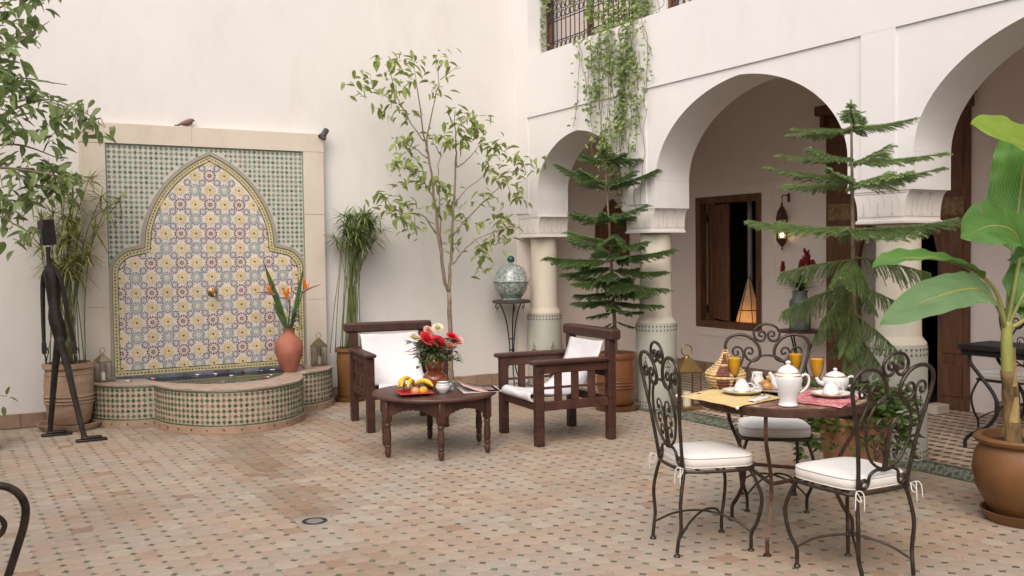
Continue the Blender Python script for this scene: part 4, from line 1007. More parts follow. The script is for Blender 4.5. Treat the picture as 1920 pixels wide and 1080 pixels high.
# sugar bowl / teapot on the right and cream jug
tp = thing('teapot', 'low round white teapot with gilt band behind the right cup', 'teapot', (4.015, 3.49, TB+.001), radians(-30))
m = MB(); m.lathe([(0,.001),(.040,.001),(.042,.006),(.058,.03),(.068,.055),(.069,.075),(.060,.090),(.052,.094),(.05,.09),(0,.05)], 36); m.build('body', PORCELAIN, tp, 60)
m = MB(); m.lathe([(.053,.092),(.045,.104),(.025,.113),(.010,.117),(.008,.122),(.012,.127),(.008,.133),(0,.135)], 30); m.build('lid', PORCELAIN, tp, 60)
m = MB(); m.lathe([(.0615,.0895),(.0575,.0925),(.0535,.0945)], 36); m.build('gilt_rim', GOLD, tp, 180)
m = MB(); m.tube(cr([(.064,0,.08),(.088,0,.088),(.101,0,.07),(.092,0,.045),(.062,0,.034)], 6), .006, 8); m.build('handle', PORCELAIN, tp, 180)
m = MB(); p = cr([(-.06,0,.05),(-.085,0,.06),(-.10,0,.085)], 5); m.tube(p, tapered(len(p), .014, .008), 10); m.build('spout', PORCELAIN, tp, 180)
cj = thing('cream_jug', 'small white cream jug behind the coffee pot', 'jug', (3.80, 3.84, TB+.001), radians(20))
m = MB(); m.lathe([(0,.001),(.028,.001),(.03,.006),(.038,.03),(.036,.055),(.028,.075),(.032,.092),(.029,.092),(.025,.075),(0,.03)], 28); m.build('body', PORCELAIN, cj, 60)
m = MB(); m.tube(cr([(-.027,0,.08),(-.052,0,.086),(-.055,0,.06),(-.035,0,.035)], 5), .0045, 7); m.build('handle', PORCELAIN, cj, 180)
# juice glasses
def glass(loc, label):
    t = thing('juice_glass', label, 'glass', loc, 0, 'stemmed glasses of orange juice')
    m = MB(); m.lathe([(0,.001),(.030,.001),(.030,.003),(.006,.006),(.0042,.02),(.0042,.060),(.008,.070),(.022,.095),(.032,.130),(.036,.170),(.0375,.188)], 32); m.build('goblet', CLEAR, t, 60)
    m = MB(); m.lathe([(0,.0775),(.0075,.0795),(.0200,.0985),(.0298,.131),(.0337,.166),(.0350,.1785),(0,.1785)], 32); m.build('juice', JUICE, t, 60)
glass((3.638, 3.848, TB+.001), 'stemmed glass of orange juice in front of the straw basket')
glass((4.045, 3.795, TB+.001), 'stemmed glass of orange juice standing furthest back')
glass((3.955, 3.56, TB+.001), 'stemmed glass of orange juice between coffee pot and teapot')
# coiled bread basket
bk = thing('bread_basket', 'coiled straw bread basket with pointed lid and dark red stripes', 'basket', (3.665, 3.945, TB+.001))
STRAW = mat('coiled_straw', (1,1,1), .75, attr='tint', var=.25, nscale=60, bump=.5, bscale=120)
def coil(rows, name, par):
    m = MB(); n = 36
    for i, (r_, z, th) in enumerate(rows):
        vs_ = []; seg = 7
        for k in range(n):
            a = 2*pi*k/n
            for q in range(seg): b = 2*pi*q/seg; vs_.append(((r_+th*cos(b))*cos(a), (r_+th*cos(b))*sin(a), z+th*sin(b)))
        o = len(m.v); m.v += vs_
        for k in range(n):
            a = 360*k/n; st_ = (abs((a-215+180) % 360-180) < 17 or abs((a-250+180) % 360-180) < 10 or abs((a-20) % 120-60) < 10) and i % 5 != 4
            c = jit((.16,.06,.04) if st_ else (.56,.40,.20), .12, R); k2 = (k+1) % n
            for q in range(seg): m.f.append((o+k*seg+q, o+k2*seg+q, o+k2*seg+(q+1) % seg, o+k*seg+(q+1) % seg)); m.m.append(0); m.c.append(c)
    m.lathe([(0,.004),(.07,.004),(.09,.03),(.1,.075),(.06,.1),(.015,.17),(0,.19)] if False else [(0,rows[0][1])]+[(r_, z) for r_, z, _ in rows]+[(0, rows[-1][1])], 24, c=(.4,.28,.14)); m.build(name, STRAW, par, 180)
coil([(.066,.008,.008), (.080,.022,.009), (.090,.037,.009), (.098,.053,.009), (.103,.069,.009)], 'bowl', bk)
coil([(.104,.086,.009), (.094,.099,.009), (.080,.110,.0085), (.066,.121,.0085), (.053,.133,.0085), (.042,.146,.008), (.033,.159,.008), (.025,.172,.008), (.020,.185,.0075), (.015,.198,.007), (.008,.210,.0065)], 'lid', bk)
# croissants on a plate
ck = thing('plate', 'wide white plate under the croissants', 'plate', (3.795, 3.685, TB+.001)); m = MB(); m.lathe([(r_*1.25, z) for r_, z in plate_p], 40); m.build('dish', PORCELAIN, ck, 60)
m = MB(); m.tube([(.130*cos(2*pi*k/40), .130*sin(2*pi*k/40), .0240) for k in range(40)], .0016, 5, closed=True); m.build('gilt_rim', GOLD, ck, 180)
CRUST = mat('golden_croissant_crust', (.42, .19, .045), .45, c2=(.62, .36, .12), nscale=22, bump=.4, bscale=60)
def croissant(loc, rz, tilt, label):
    p = []; rr = []
    for i in range(27):
        t = -1+2*i/26; a = t*1.15; p.append((.058*sin(a), .058*(1-cos(a))-.02, 0)); rr.append(max(.004, .026*(1-t*t)**.7*(1+.10*sin(i*2.1))))
    m = MB(); m.tube(p, rr, 12); o = m.build('croissant', CRUST, None, 180); o.location = loc; o.rotation_euler = (tilt, 0, rz); tag(o, label, 'croissant')
croissant((3.745, 3.735, TB+.041), radians(60), .1, 'golden croissant lying on the left of the bread plate')
croissant((3.815, 3.63, TB+.041), radians(150), .05, 'golden croissant on the bread plate behind the coffee pot')
croissant((3.785, 3.705, TB+.083), radians(15), .25, 'golden croissant resting on top of the other two')
# cutlery rolled in napkin, spoons
for nm, loc, rz, lb in (('napkin', (3.50, 3.525, TB+.0075), radians(20), 'folded white napkin with spoon at the front of the yellow placemat'), ('napkin', (4.02, 3.345, TB+.0075), radians(52), 'folded white napkin at the right edge of the crimson placemat')):
    t = thing(nm, lb, 'napkin', loc, rz)
    m = MB(); v = []
    for i in range(9):
        for j in range(5): v.append((-.085+.17*i/8, -.022+.044*j/4, .004+.006*sin(pi*j/4)+.0015*sin(i*1.7)))
    m.add(v, [(i*5+j, (i+1)*5+j, (i+1)*5+j+1, i*5+j+1) for i in range(8) for j in range(4)]); o = m.build('cloth', COTTON, t, 180); s = o.modifiers.new('s', 'SOLIDIFY'); s.thickness = .006
    m = MB(); m.tube([(-.05,.012,.018),(.02,.012,.017),(.05,.012,.016)], [.003,.0025,.003], 6); m.ball((.068,.012,.017), .014, 10, 6, sc=(1.4,.9,.35)); m.build('spoon', mat('steel', (.6,.6,.6), .2, metal=1), t, 180)
fp = MB(); fp.add([(-.03,0,.001),(0,-.022,.001),(.03,0,.002),(0,.022,.001),(0,0,-.0005)], [(0,1,4),(1,2,4),(2,3,4),(3,0,4)]); fpm = fp.mesh('large_petal', PET[0])
for k, (x, y) in enumerate(((3.60,3.56), (3.40,3.86), (3.66,3.80), (3.64,3.44), (3.70,3.86))): tag(put('rose_petal', fpm, None, (x, y, TB+.0065), (0, 0, k*1.1), .6), 'red rose petal lying on the breakfast table', 'petal', 'petals on the breakfast table')

# ------------------------------------------------------------------ things on the low table
LZ = .458
ty = thing('fruit_tray', 'square red lacquer tray of fruit on the low table', 'tray', (2.945, 6.50, LZ), radians(-12))
m = MB(); h, w = .125, .112
v = [(-w*.8,-w*.8,.002),(w*.8,-w*.8,.002),(w*.8,w*.8,.002),(-w*.8,w*.8,.002),(-h,-h,.022),(h,-h,.022),(h,h,.022),(-h,h,.022)]
m.add(v, [(0,1,2,3)]+[(k, (k+1) % 4, 4+(k+1) % 4, 4+k) for k in range(4)]); o = m.build('dish', mat('red_lacquer', (.42, .012, .010), .2, var=.1, coat=.5), ty); s = o.modifiers.new('s', 'SOLIDIFY'); s.thickness = .006
BAN = mat('ripe_banana_skin', (.62, .42, .03), .5, c2=(.70, .52, .07), nscale=12, bump=.1); BTIP = mat('banana_tip', (.09, .065, .02), .7)
def banana(loc, rot, label, s=1):
    p = []; rr = []
    for i in range(19):
        t = i/18; a = -1.0+2.0*t; p.append((.095*sin(a)*s, 0, .095*cos(a)*s-.055)); rr.append(.0185*s*min(1, .35+2.6*t, .35+2.6*(1-t)))
    t_ = thing('banana', label, 'banana', loc); t_.rotation_euler = rot
    m = MB(); m.tube(p, rr, 8); m.build('skin', BAN, t_, 40)
    m = MB(); m.tube([p[-1], (p[-1][0]+.012*s, 0, p[-1][2]-.022*s)], [.006*s, .0045*s], 6); m.ball(p[0], .006*s, 6, 4); m.build('tip', BTIP, t_)
banana((2.885, 6.56, LZ+.058), (0, .15, radians(60)), 'ripe banana arching furthest left on the red tray')
banana((2.925, 6.50, LZ+.066), (0, .05, radians(50)), 'ripe banana leaning over the apple on the red tray', 1.0)
banana((2.92, 6.60, LZ+.078), (0, -.2, radians(25)), 'ripe banana lying topmost at the back of the tray', .95)
banana((3.015, 6.47, LZ+.062), (0, -.1, radians(-58)), 'ripe banana with brown flecks at the right of the tray')
def fruit(name, loc, r_, m_, label, cat):
    m = MB(); m.lathe([(0,-.88*r_)]+[(r_*sin(a)*(1+.05*cos(a)), -r_*.95*cos(a)) for a in [pi*(i+1)/14 for i in range(13)]]+[(0,.80*r_)], 20); o = m.build(name, m_, None, 180, loc=loc)
    k = MB(); k.tube([(0,0,r_*.75), (.003,0,r_*1.08)], .0022, 5); k.build('stalk', BTIP, o); tag(o, label, cat)
fruit('apple', (2.925, 6.425, LZ+.037), .034, mat('red_yellow_apple_skin', (.45, .14, .05), .3, c2=(.62, .38, .14), nscale=14), 'red and yellow apple at the front of the red tray', 'apple')
fruit('orange', (2.985, 6.415, LZ+.037), .034, mat('ripe_orange_skin', (.62, .30, .02), .45, c2=(.66, .40, .05), nscale=30, bump=.2, bscale=150), 'small orange at the front of the red tray', 'orange')
fruit('plum', (2.965, 6.48, LZ+.046), .030, mat('dark_plum_skin', (.10, .02, .03), .3), 'dark plum between the bananas on the tray', 'plum')
rv = thing('rose_vase', 'glazed red brown gourd shaped vase of roses on the low table', 'vase', (3.235, 6.735, LZ))
m = MB(); m.lathe([(0,.001),(.055,.001),(.062,.01),(.085,.035),(.092,.06),(.085,.088),(.062,.112),(.050,.122),(.056,.135),(.066,.158),(.068,.180),(.060,.205),(.046,.222),(.044,.230),(.040,.230),(.05,.19),(0,.10)], 36); m.build('pot', VASERED, rv, 60)
STEM = mat('flower_stem', (.05, .09, .02), .5)
def rose(par, p, r_, m_, rr):
    m = MB()
    for ring, (n, rad, tilt, hh) in enumerate(((3,.16,.05,.62), (4,.36,.18,.62), (5,.58,.40,.56), (6,.80,.75,.42), (7,1.0,1.1,.22))):
        for k in range(n):
            a = 2*pi*k/n+ring*.7+rr.uniform(-.2,.2); u = Vector((cos(a), sin(a), 0)); w = Vector((-sin(a), cos(a), 0)); z = Vector((0,0,1)); vs_ = []
            for i in range(4):
                f = i/3; out = u*(rad*r_*(.25+.75*f)+tilt*r_*.25*f*f)+z*(hh*r_*f*1.3-.4*r_)
                wd = r_*(.30+.22*ring)*sin(pi*(.22+.62*f))
                for s in (-1, 0, 1): vs_.append(out+w*wd*s-u*abs(s)*wd*.38)
            m.add(vs_, [(i*3+s, i*3+s+1, i*3+s+4, i*3+s+3) for i in range(3) for s in range(2)])
    o = m.build('rose', m_, par, 180); o.location = p; o.rotation_euler = (rr.uniform(.3,.9), rr.uniform(-.5,.2), rr.uniform(-.6,.2)+.6); return o
ROSES = [mat('coral_red_rose', (.72, .06, .075), .55, transl=.2), mat('blush_rose', (.80, .48, .40), .55, transl=.25), mat('cream_rose', (.78, .74, .55), .55, transl=.25)]
rr = random.Random(2); rv.scale = (1.08, 1.08, 1.08)
for x, y, z, r_, k in ((-.085,-.07,.375,.050,0), (.0,-.10,.345,.052,0), (.06,-.115,.320,.046,1), (-.165,-.03,.385,.036,2), (.115,-.06,.38,.036,0), (.165,-.05,.345,.042,1), (.03,.0,.44,.034,2), (-.05,-.02,.425,.034,1)):
    rose(rv, (x, y, z), r_, ROSES[k], rr)
m = MB()
for k in range(18):
    a = rr.uniform(0, 6.28); e = rr.uniform(.04,.15); m.tube([(0,0,.19), (.03*cos(a), .03*sin(a), .25), (e*cos(a), e*sin(a), rr.uniform(.27,.36))], .002, 5)
m.build('stems', STEM, rv)
FERN = mat('bouquet_foliage', (.045, .085, .025), .5, c2=(.10, .155, .045), nscale=20, transl=.25)
m = MB()
def blade(m, p, d, L, w, up=Vector((0,0,1)), droop=.3, c=None, n=3):
    d = Vector(d).normalized(); s = d.cross(up); s = s.normalized() if s.length > .01 else Vector((1,0,0)); nr = s.cross(d)
    vs_ = []; 
    for i in range(n+1):
        f = i/n; q = Vector(p)+d*L*f-Vector((0,0,1))*droop*L*f*f; ww = w*sin(pi*(.12+.86*f)) if i < n else 0.0006
        vs_ += [q+s*ww+nr*ww*.25, q, q-s*ww+nr*ww*.25]
    m.add(vs_, [(i*3+k, i*3+k+1, i*3+k+4, i*3+k+3) for i in range(n) for k in range(2)], 0, c)
for k in range(260):
    a = rr.uniform(0, 6.28); e = rr.uniform(0, .17); p = (e*cos(a), e*sin(a), .225+rr.uniform(0, .16)-e*.3)
    blade(m, p, (cos(a)+rr.uniform(-.5,.5), sin(a)+rr.uniform(-.5,.5), rr.uniform(-.3,.8)), rr.uniform(.04,.075), rr.uniform(.013,.021))
for k in range(26):
    a = rr.uniform(0, 6.28); blade(m, (0,0,.24), (cos(a), sin(a), rr.uniform(.5,1.6)), rr.uniform(.16,.30), .004, droop=.4, n=5)
tag(m.build('foliage', FERN, rv, 180), kind='stuff')
sb = thing('sugar_bowl', 'small round white china bowl with blue rim in front of the rose vase', 'bowl', (3.165, 6.455, LZ))
m = MB(); m.lathe([(0,.001),(.030,.001),(.032,.006),(.050,.025),(.056,.045),(.050,.066),(.042,.076),(.046,.084),(.042,.084),(.038,.074),(.045,.05),(0,.02)], 32); m.build('body', PORCELAIN, sb, 60)
m = MB(); m.lathe([(.0432,.0765),(.0475,.0845),(.0460,.0855)], 32); m.lathe([(.0522,.064),(.0512,.067)], 32); m.build('blue_rim', mat('blue_grey_glaze', (.16, .20, .24), .2), sb, 180)
tc_ = thing('glass_jar', 'small faceted silver and glass jar beside the white bowl', 'jar', (3.265, 6.53, LZ))
m = MB(); m.lathe([(0,.001),(.034,.001),(.036,.01),(.036,.055),(.032,.062),(0,.062)], 10); m.build('body', mat('silvered_glass', (.45,.50,.52), .12, metal=.7), tc_)
m = MB(); m.lathe([(.038,.062),(.038,.070),(.02,.078),(0,.08)], 16); m.build('lid', mat('steel_lid', (.55,.55,.55), .25, metal=.9), tc_, 60)
mg = thing('magazine', 'open magazine with pink pages lying at the right of the low table', 'magazine', (3.465, 6.45, LZ), radians(-18)); mg.scale = (1.12, 1.12, 1.3)
m = MB(); n = 12; v = []
for i in range(n+1):
    for j in (0, 1):
        f = i/n; v.append((-.13+.26*f, -.14+.28*j, .004+.045*max(0, 1-f*1.7)**1.5*(1 if f > .0 else 1)))
m.add(v, [(2*i, 2*i+2, 2*i+3, 2*i+1) for i in range(n)]); o = m.build('page', mat('printed_pink_page', (.60, .43, .385), .35, c2=(.48, .30, .28), nscale=7, detail=1.5), mg, 180); s = o.modifiers.new('s', 'SOLIDIFY'); s.thickness = .003; s.offset = 1
m = MB(); m.box((-.125, -.138, .0005), (.135, .138, .004)); m.build('sheaf', mat('paper_edge', (.72, .70, .68), .7, var=.05), mg)
m = MB(); m.add([(.03,-.10,.0085),(.10,-.10,.0082),(.10,.08,.0082),(.03,.06,.0085)], [(0,1,2,3)]); m.build('picture', mat('dark_portrait_print', (.10, .05, .055), .4, c2=(.30, .17, .16), nscale=16), mg)

# ------------------------------------------------------------------ jar, vases, lanterns
jr = thing('lidded_jar', 'green and white mottled ceramic jar with round knob on the pedestal stand', 'jar', (5.40, 9.24, .981))
JARM = mat('mottled_green_glaze', (.10, .17, .13), .25, c2=(.42, .46, .42), nscale=38, detail=1.5, coat=.4)
m = MB(); m.lathe([(0,.001),(.115,.001),(.118,.012),(.105,.02),(.135,.05),(.175,.11),(.195,.17),(.198,.195),(.190,.198),(0,.19)], 40); m.build('bowl', JARM, jr, 50)
m = MB(); m.lathe([(.205,.200),(.208,.210),(.196,.216),(.185,.25),(.165,.31),(.135,.355),(.09,.385),(.045,.395),(.028,.402),(.026,.418),(0,.42)], 40); m.build('lid', mat('mottled_blue_green_glaze', (.13, .19, .18), .25, c2=(.46, .50, .49), nscale=42, detail=1.5, coat=.4), jr, 50)
m = MB(); m.ball((0,0,.452), .043, 20, 14); m.build('knob', mat('deep_green_glaze', (.015, .10, .07), .12, coat=.5), jr, 180)
sv = thing('flower_vase', 'matt pink terracotta vase of bird of paradise flowers on the basin edge', 'vase', (2.80, 9.06, .386))
m = MB(); m.lathe([(0,.001),(.068,.001),(.072,.008),(.10,.08),(.126,.16),(.135,.23),(.122,.29),(.085,.335),(.060,.352),(.054,.37),(.056,.40),(.066,.415),(.060,.416),(.048,.40),(.05,.35),(0,.2)], 40); m.build('body', VASEPINK, sv, 60)
ORA = mat('strelitzia_orange', (.80, .22, .012), .5, transl=.25); SPA = mat('strelitzia_bract', (.10, .10, .07), .5, c2=(.24, .13, .12), nscale=12); SPL = mat('strelitzia_leaf', (.05, .10, .035), .4, c2=(.085, .14, .05), nscale=9, transl=.2)
for (tx, ty_, tz), dx in (((-.13,-.02,.74), -1), ((.02,.01,.68), -.6), ((.14,.0,.76), 1.0)):
    m = MB(); m.tube(cr([(0,0,.3), (tx*.25,ty_*.3,.52), (tx*.7,ty_,tz-.14), (tx,ty_,tz)], 5), .007, 6); m.build('flower_stem', SPL, sv, 180)
    m = MB(); p = [(tx+.02*dx, ty_, tz-.02), (tx+.0*dx, ty_, tz), (tx+.06*dx, ty_, tz+.03), (tx+.19*dx, ty_, tz+(.075 if dx > 0 else .035))]; q = cr(p[1:], 5); m.tube(q, tapered(len(q), .016, .002), 8); m.build('bract', SPA, sv, 180)
    m = MB()
    for k in range(6): blade(m, (tx+.03*dx+.008*k*dx, ty_, tz+.02), (rr.uniform(-.6,.6), rr.uniform(-.4,.4), 1.2), rr.uniform(.08,.15), .013, droop=0)
    m.build('petals', ORA, sv, 180)
m = MB()
blade(m, (-.01,0,.40), (-.34,-.05,1), .70, .030, up=Vector((0,1,.1)), droop=.02, n=9); blade(m, (.03,.0,.4), (.22,.02,1), .62, .022, up=Vector((0,1,.1)), droop=.0, n=9); blade(m, (-.02,.0,.4), (-.42,-.02,1), .34, .022, up=Vector((0,1,.2)), droop=.1, n=7)
m.build('leaf', SPL, sv, 180)
m = MB()
for k in range(150):
    a = rr.uniform(0, 6.28); blade(m, (rr.uniform(-.01,.12), rr.uniform(-.05,.05), .40+rr.uniform(0,.20)), (cos(a), sin(a), rr.uniform(-.2,1)), rr.uniform(.04,.10), .0035, droop=.2)
tag(m.build('fern_sprays', mat('fern_spray', (.085, .17, .05), .5, transl=.3), sv, 180), kind='stuff')
cv_ = thing('churn_vase', 'grey green milk churn vase of dark red flowers on the side table', 'vase', (7.68, 7.14, .663))
m = MB(); m.lathe([(0,.001),(.105,.001),(.110,.01),(.108,.28),(.112,.285),(.108,.30),(.080,.335),(.075,.35),(.076,.39),(.088,.41),(.082,.41),(.07,.38),(.07,.34),(0,.2)], 36); m.build('body', mat('grey_green_enamel', (.12, .155, .14), .5, c2=(.17, .20, .18), nscale=9), cv_, 50)
CEL = mat('crimson_celosia', (.19, .008, .018), .7, c2=(.32, .02, .035), nscale=30, bump=.8, bscale=60)
for x, y, z, h_, w_ in ((.03,-.06,.64,.22,.055), (-.02,.22,.60,.12,.032), (.02,-.16,.60,.14,.035), (.0,-.02,.60,.14,.04)):
    m = MB()
    for k in range(60):
        f = rr.random(); a = rr.uniform(0, 6.28); e = w_*(1-f)**.7; blade(m, (x+e*.6*cos(a), y+e*.6*sin(a), z+h_*f*.75), (cos(a)*.5, sin(a)*.5, 1), h_*.3, .014, droop=0)
    m.build('plume', CEL, cv_, 180)
    m = MB(); m.tube([(0,0,.35), (x*.6,y*.6,.5), (x,y,z+.05)], .006, 6); m.build('flower_stem', STEM, cv_, 180)
m = MB()
for k in range(120):
    a = rr.uniform(0, 6.28); blade(m, (0,0,.40+rr.uniform(0,.08)), (cos(a), sin(a), rr.uniform(.1,1.0)), rr.uniform(.12,.30), .007, droop=.15, n=4)
tag(m.build('leaves', mat('dark_bouquet_leaf', (.03, .045, .02), .5, c2=(.07, .085, .035), nscale=8, transl=.15), cv_, 180), kind='stuff')

def lantern(label, loc, w, h, metal, rz=0, lit=0, hexa=False):
    t = thing('lantern', label, 'lantern', loc, rz)
    b, rf = h*.04, h*.56
    m = MB(); m.bbox((-w*1.08,-w*1.08,.001), (w*1.08,w*1.08,b), .003); m.bbox((-w*1.1,-w*1.1,rf), (w*1.1,w*1.1,rf+b*.6), .003); m.build('base', metal, t)
    for sx in (-1, 1):
        for sy in (-1, 1):
            m = MB(); m.bbox((sx*w-.05*w*sx-.06*w, sy*w-.05*w*sy-.06*w, b), (sx*w-.05*w*sx+.06*w, sy*w-.05*w*sy+.06*w, rf), .001); m.build('post', metal, t)
    for k in range(4):
        m = MB(); T = Matrix.Rotation(k*pi/2, 4, 'Z'); m.add([T @ Vector(q_) for q_ in ((-w*.88, w*.90, b), (w*.88, w*.90, b), (w*.88, w*.90, rf), (-w*.88, w*.90, rf))], [(0,1,2,3)]); m.build('pane', GLASS, t)
    m = MB(); z0 = rf+b*.6; v = [(-w*1.12,-w*1.12,z0),(w*1.12,-w*1.12,z0),(w*1.12,w*1.12,z0),(-w*1.12,w*1.12,z0)]; k_ = .36; v += [(a*k_, c*k_, z0+h*.17) for a, c, _ in v]; v += [(a*.30, c*.30, z0+h*.20) for a, c, _ in v[:4]]
    m.add(v, [(k, (k+1) % 4, 4+(k+1) % 4, 4+k) for k in range(4)]+[(4+k, 4+(k+1) % 4, 8+(k+1) % 4, 8+k) for k in range(4)]+[(8,9,10,11)]); m.lathe([(0,z0+h*.20),(w*.25,z0+h*.20),(w*.2,z0+h*.23),(0,z0+h*.25)], 14); m.build('roof', metal, t)
    m = MB(); m.tube([(h*.085*cos(2*pi*k/20), 0, z0+h*.31+h*.085*sin(2*pi*k/20)) for k in range(20)], h*.010, 6, closed=True); m.build('ring', metal, t, 180)
    m = MB(); m.lathe([(0,b),(w*.38,b),(w*.38,b+h*.22),(0,b+h*.22)], 16); m.build('candle', CANDLE, t, 50)
lantern('small tarnished lantern standing on the left ledge of the fountain', (1.165, 9.36, .386), .055, .31, SILVERED, radians(20))
lantern('small tarnished lantern standing on the right ledge of the fountain', (3.205, 9.375, .386), .058, .34, SILVERED, radians(15))
lantern('tall brass lantern on the floor beside the middle column', (6.03, 7.02, .001), .105, .62, BRASS, radians(-18))
# wall lantern, lit
wl_ = thing('wall_lantern', 'lit openwork wall lantern hanging on a bracket beside the window', 'lantern', (7.94, 7.64, 1.50))
m = MB(); m.lathe([(0,0),(.006,.0),(.010,.02),(.004,.03),(.03,.06),(.062,.11),(.062,.125)], 8); m.build('base', IRONB, wl_)
m = MB(); m.lathe([(.066,.345),(.064,.36),(.05,.42),(.03,.46),(.012,.485),(.010,.52),(0,.525)], 8); m.build('roof', IRONB, wl_)
for k in range(8):
    a = 2*pi*k/8; m = MB(); m.tube([(.061*cos(a), .061*sin(a), .12), (.061*cos(a), .061*sin(a), .35)], .0028, 5); m.build('bar', IRONB, wl_)
m = MB(); m.lathe([(.057,.125),(.057,.345)], 8); m.build('glass', GLASS, wl_)
m = MB(); m.lathe([(.063,.225),(.063,.235)], 8); m.lathe([(.064,.335),(.064,.345)], 8); m.build('band', IRONB, wl_)
m = MB(); m.tube([(0,0,.52), (0,0,.565)], .004, 5); m.tube(cr([(0,0,.565), (.01,0,.60), (.06,0,.605), (.105,0,.59)], 5), .007, 6); m.bbox((.10,-.018,.53), (.109,.018,.63), .003); m.build('bracket', IRONB, wl_)
m = MB(); m.ball((0,0,.165), .022, 12, 10, sc=(1,1,1.25)); m.build('bulb', mat('warm_lit_bulb', (1,.8,.5), .4, emit=(1,.62,.26), estr=9), wl_, 180)
# cone lamp in the window
cl_ = thing('parchment_lamp', 'lit conical parchment lamp standing inside the window', 'lamp', (8.27, 8.49, .562))
m = MB(); m.lathe([(.175,.02),(.125,.22),(.115,.23),(.06,.45),(.022,.60)], 6); m.build('shade', mat('glowing_parchment', (.62, .44, .27), .8, c2=(.70, .54, .36), nscale=14, transl=.35, emit=(1,.5,.18), estr=.05), cl_)
m = MB()
for k in range(6):
    a = 2*pi*k/6; m.tube([(.178*cos(a), .178*sin(a), .02), (.128*cos(a), .128*sin(a), .22), (.062*cos(a), .062*sin(a), .45), (.023*cos(a), .023*sin(a), .61)], .005, 5)
m.lathe([(.18,0.001),(.18,.02)], 6); m.lathe([(.128,.216),(.128,.228)], 6); m.build('frame', BLACKIRON, cl_)
m = MB(); m.ball((0,0,.10), .03, 10, 8); m.build('bulb', mat('warm_lamp_bulb', (1,.7,.4), .4, emit=(1,.55,.2), estr=26), cl_, 180)
bs_ = MB(); bs_.bbox((8.10, 8.14, .44), (8.5, 9.06, .5605), .004); bs_.build('sill', DOORWOOD, bpy.data.objects['window.002'] if 'window.002' in bpy.data.objects else inner)

# ------------------------------------------------------------------ spot lamps, bird, drain, door stop, statue
def spot(loc, d, label):
    t = thing('spot_lamp', label, 'spotlight', loc); T = Vector(d).to_track_quat('Z', 'Y').to_matrix().to_4x4(); BK = mat('grey_black_enamel', (.045,.043,.045), .45)
    m = MB(); m.lathe([(0,-.055),(.026,-.055),(.030,-.05),(.030,.03),(.040,.034),(.043,.055),(.036,.055),(.03,.045),(0,.042)], 20, T=T); m.build('housing', BK, t, 40)
    m = MB(); m.lathe([(0,.044),(.030,.045)], 16, T=T); m.build('lens', mat('dull_lens', (.30,.28,.26), .2), t)
    m = MB(); m.tube([(0,0,0), (0,.03,-.02), (0,.06,-.02)], .008, 6); m.build('bracket', BK, t, 60)
spot((3.33, 9.44, 2.745), (-.55,-.25,-.80), 'small black spotlight clipped to the right top corner of the fountain surround')
spot((1.05, 9.44, 2.79), (.45,-.2,-.85), 'small black spotlight half hidden by leaves at the left top corner')
bi = thing('bird', 'small reddish finch perched on top of the fountain surround', 'bird', (1.985, 9.50, 2.743), radians(0))
m = MB(); P = cr([(-.085,0,.018),(-.05,0,.03),(-.01,0,.038),(.025,0,.05),(.045,0,.062),(.058,0,.064)], 5); n = len(P)
rad = [.006+.024*sin(pi*min(1, max(0, i/n*1.15-.12)))**.8 if i < n*.82 else .016 for i in range(n)]; rad[-1] = .010; m.tube(P, rad, 12); m.ball((.052,0,.067), .0175, 12, 8); m.build('body', mat('reddish_brown_feathers', (.10, .07, .06), .8, c2=(.26, .12, .10), nscale=30), bi, 180)
m = MB(); m.tube([(.066,0,.067), (.082,0,.063)], [.006,.001], 6); m.build('beak', mat('horn', (.10,.08,.06), .5), bi)
m = MB(); m.bbox((-.115,-.010,.008), (-.06,.010,.016), .003); m.build('tail', mat('dark_feathers', (.06,.045,.04), .8), bi)
m = MB()
for s in (-1, 1): m.tube([(0,s*.01,.02), (.004,s*.012,.0)], .0022, 5)
m.build('legs', BTIP, bi)
dr = thing('floor_drain', 'round metal drain grate set in a worn stone square of the floor', 'drain', (1.735, 5.205, 0))
m = MB(); v = [(-.115,-.10),(.10,-.115),(.12,.09),(-.09,.115)]; m.add([(x, y, -.004) for x, y in v]+[(x*.97, y*.97, .0008) for x, y in v], [(4,5,6,7)]+[(k, (k+1) % 4, 4+(k+1) % 4, 4+k) for k in range(4)]); m.build('stone', mat('worn_grey_stone', (.25, .22, .185), .8, c2=(.34, .30, .25), nscale=18), dr)
m = MB(); m.lathe([(.072,.0012),(.072,.003),(.066,.0035),(.050,.0035),(.049,.0012)], 40); m.build('rim', mat('dark_gunmetal', (.05,.05,.05), .4, metal=.7), dr, 40)
m = MB(); m.lathe([(0,.0036),(.046,.0036),(.048,.0012)], 32); m.build('plate', mat('worn_steel', (.26,.255,.25), .4, metal=.5), dr, 40)
for k in range(14):
    a = 2*pi*k/14; m = MB(); T = Matrix.Rotation(a, 4, 'Z'); m.box((.052,-.0055,.0030), (.064,.0055,.0039), T=T); m.build('slot', mat('slot_dark', (.008,.008,.008), .8) if k == 0 else bpy.data.materials['slot_dark'], dr)
ds = MB(); ds.bbox((7.60, 5.46, .001), (7.78, 5.60, .085), .006); tag(ds.build('door_stop', STONE), 'pale stone block on the gallery floor beside the portal', 'block')
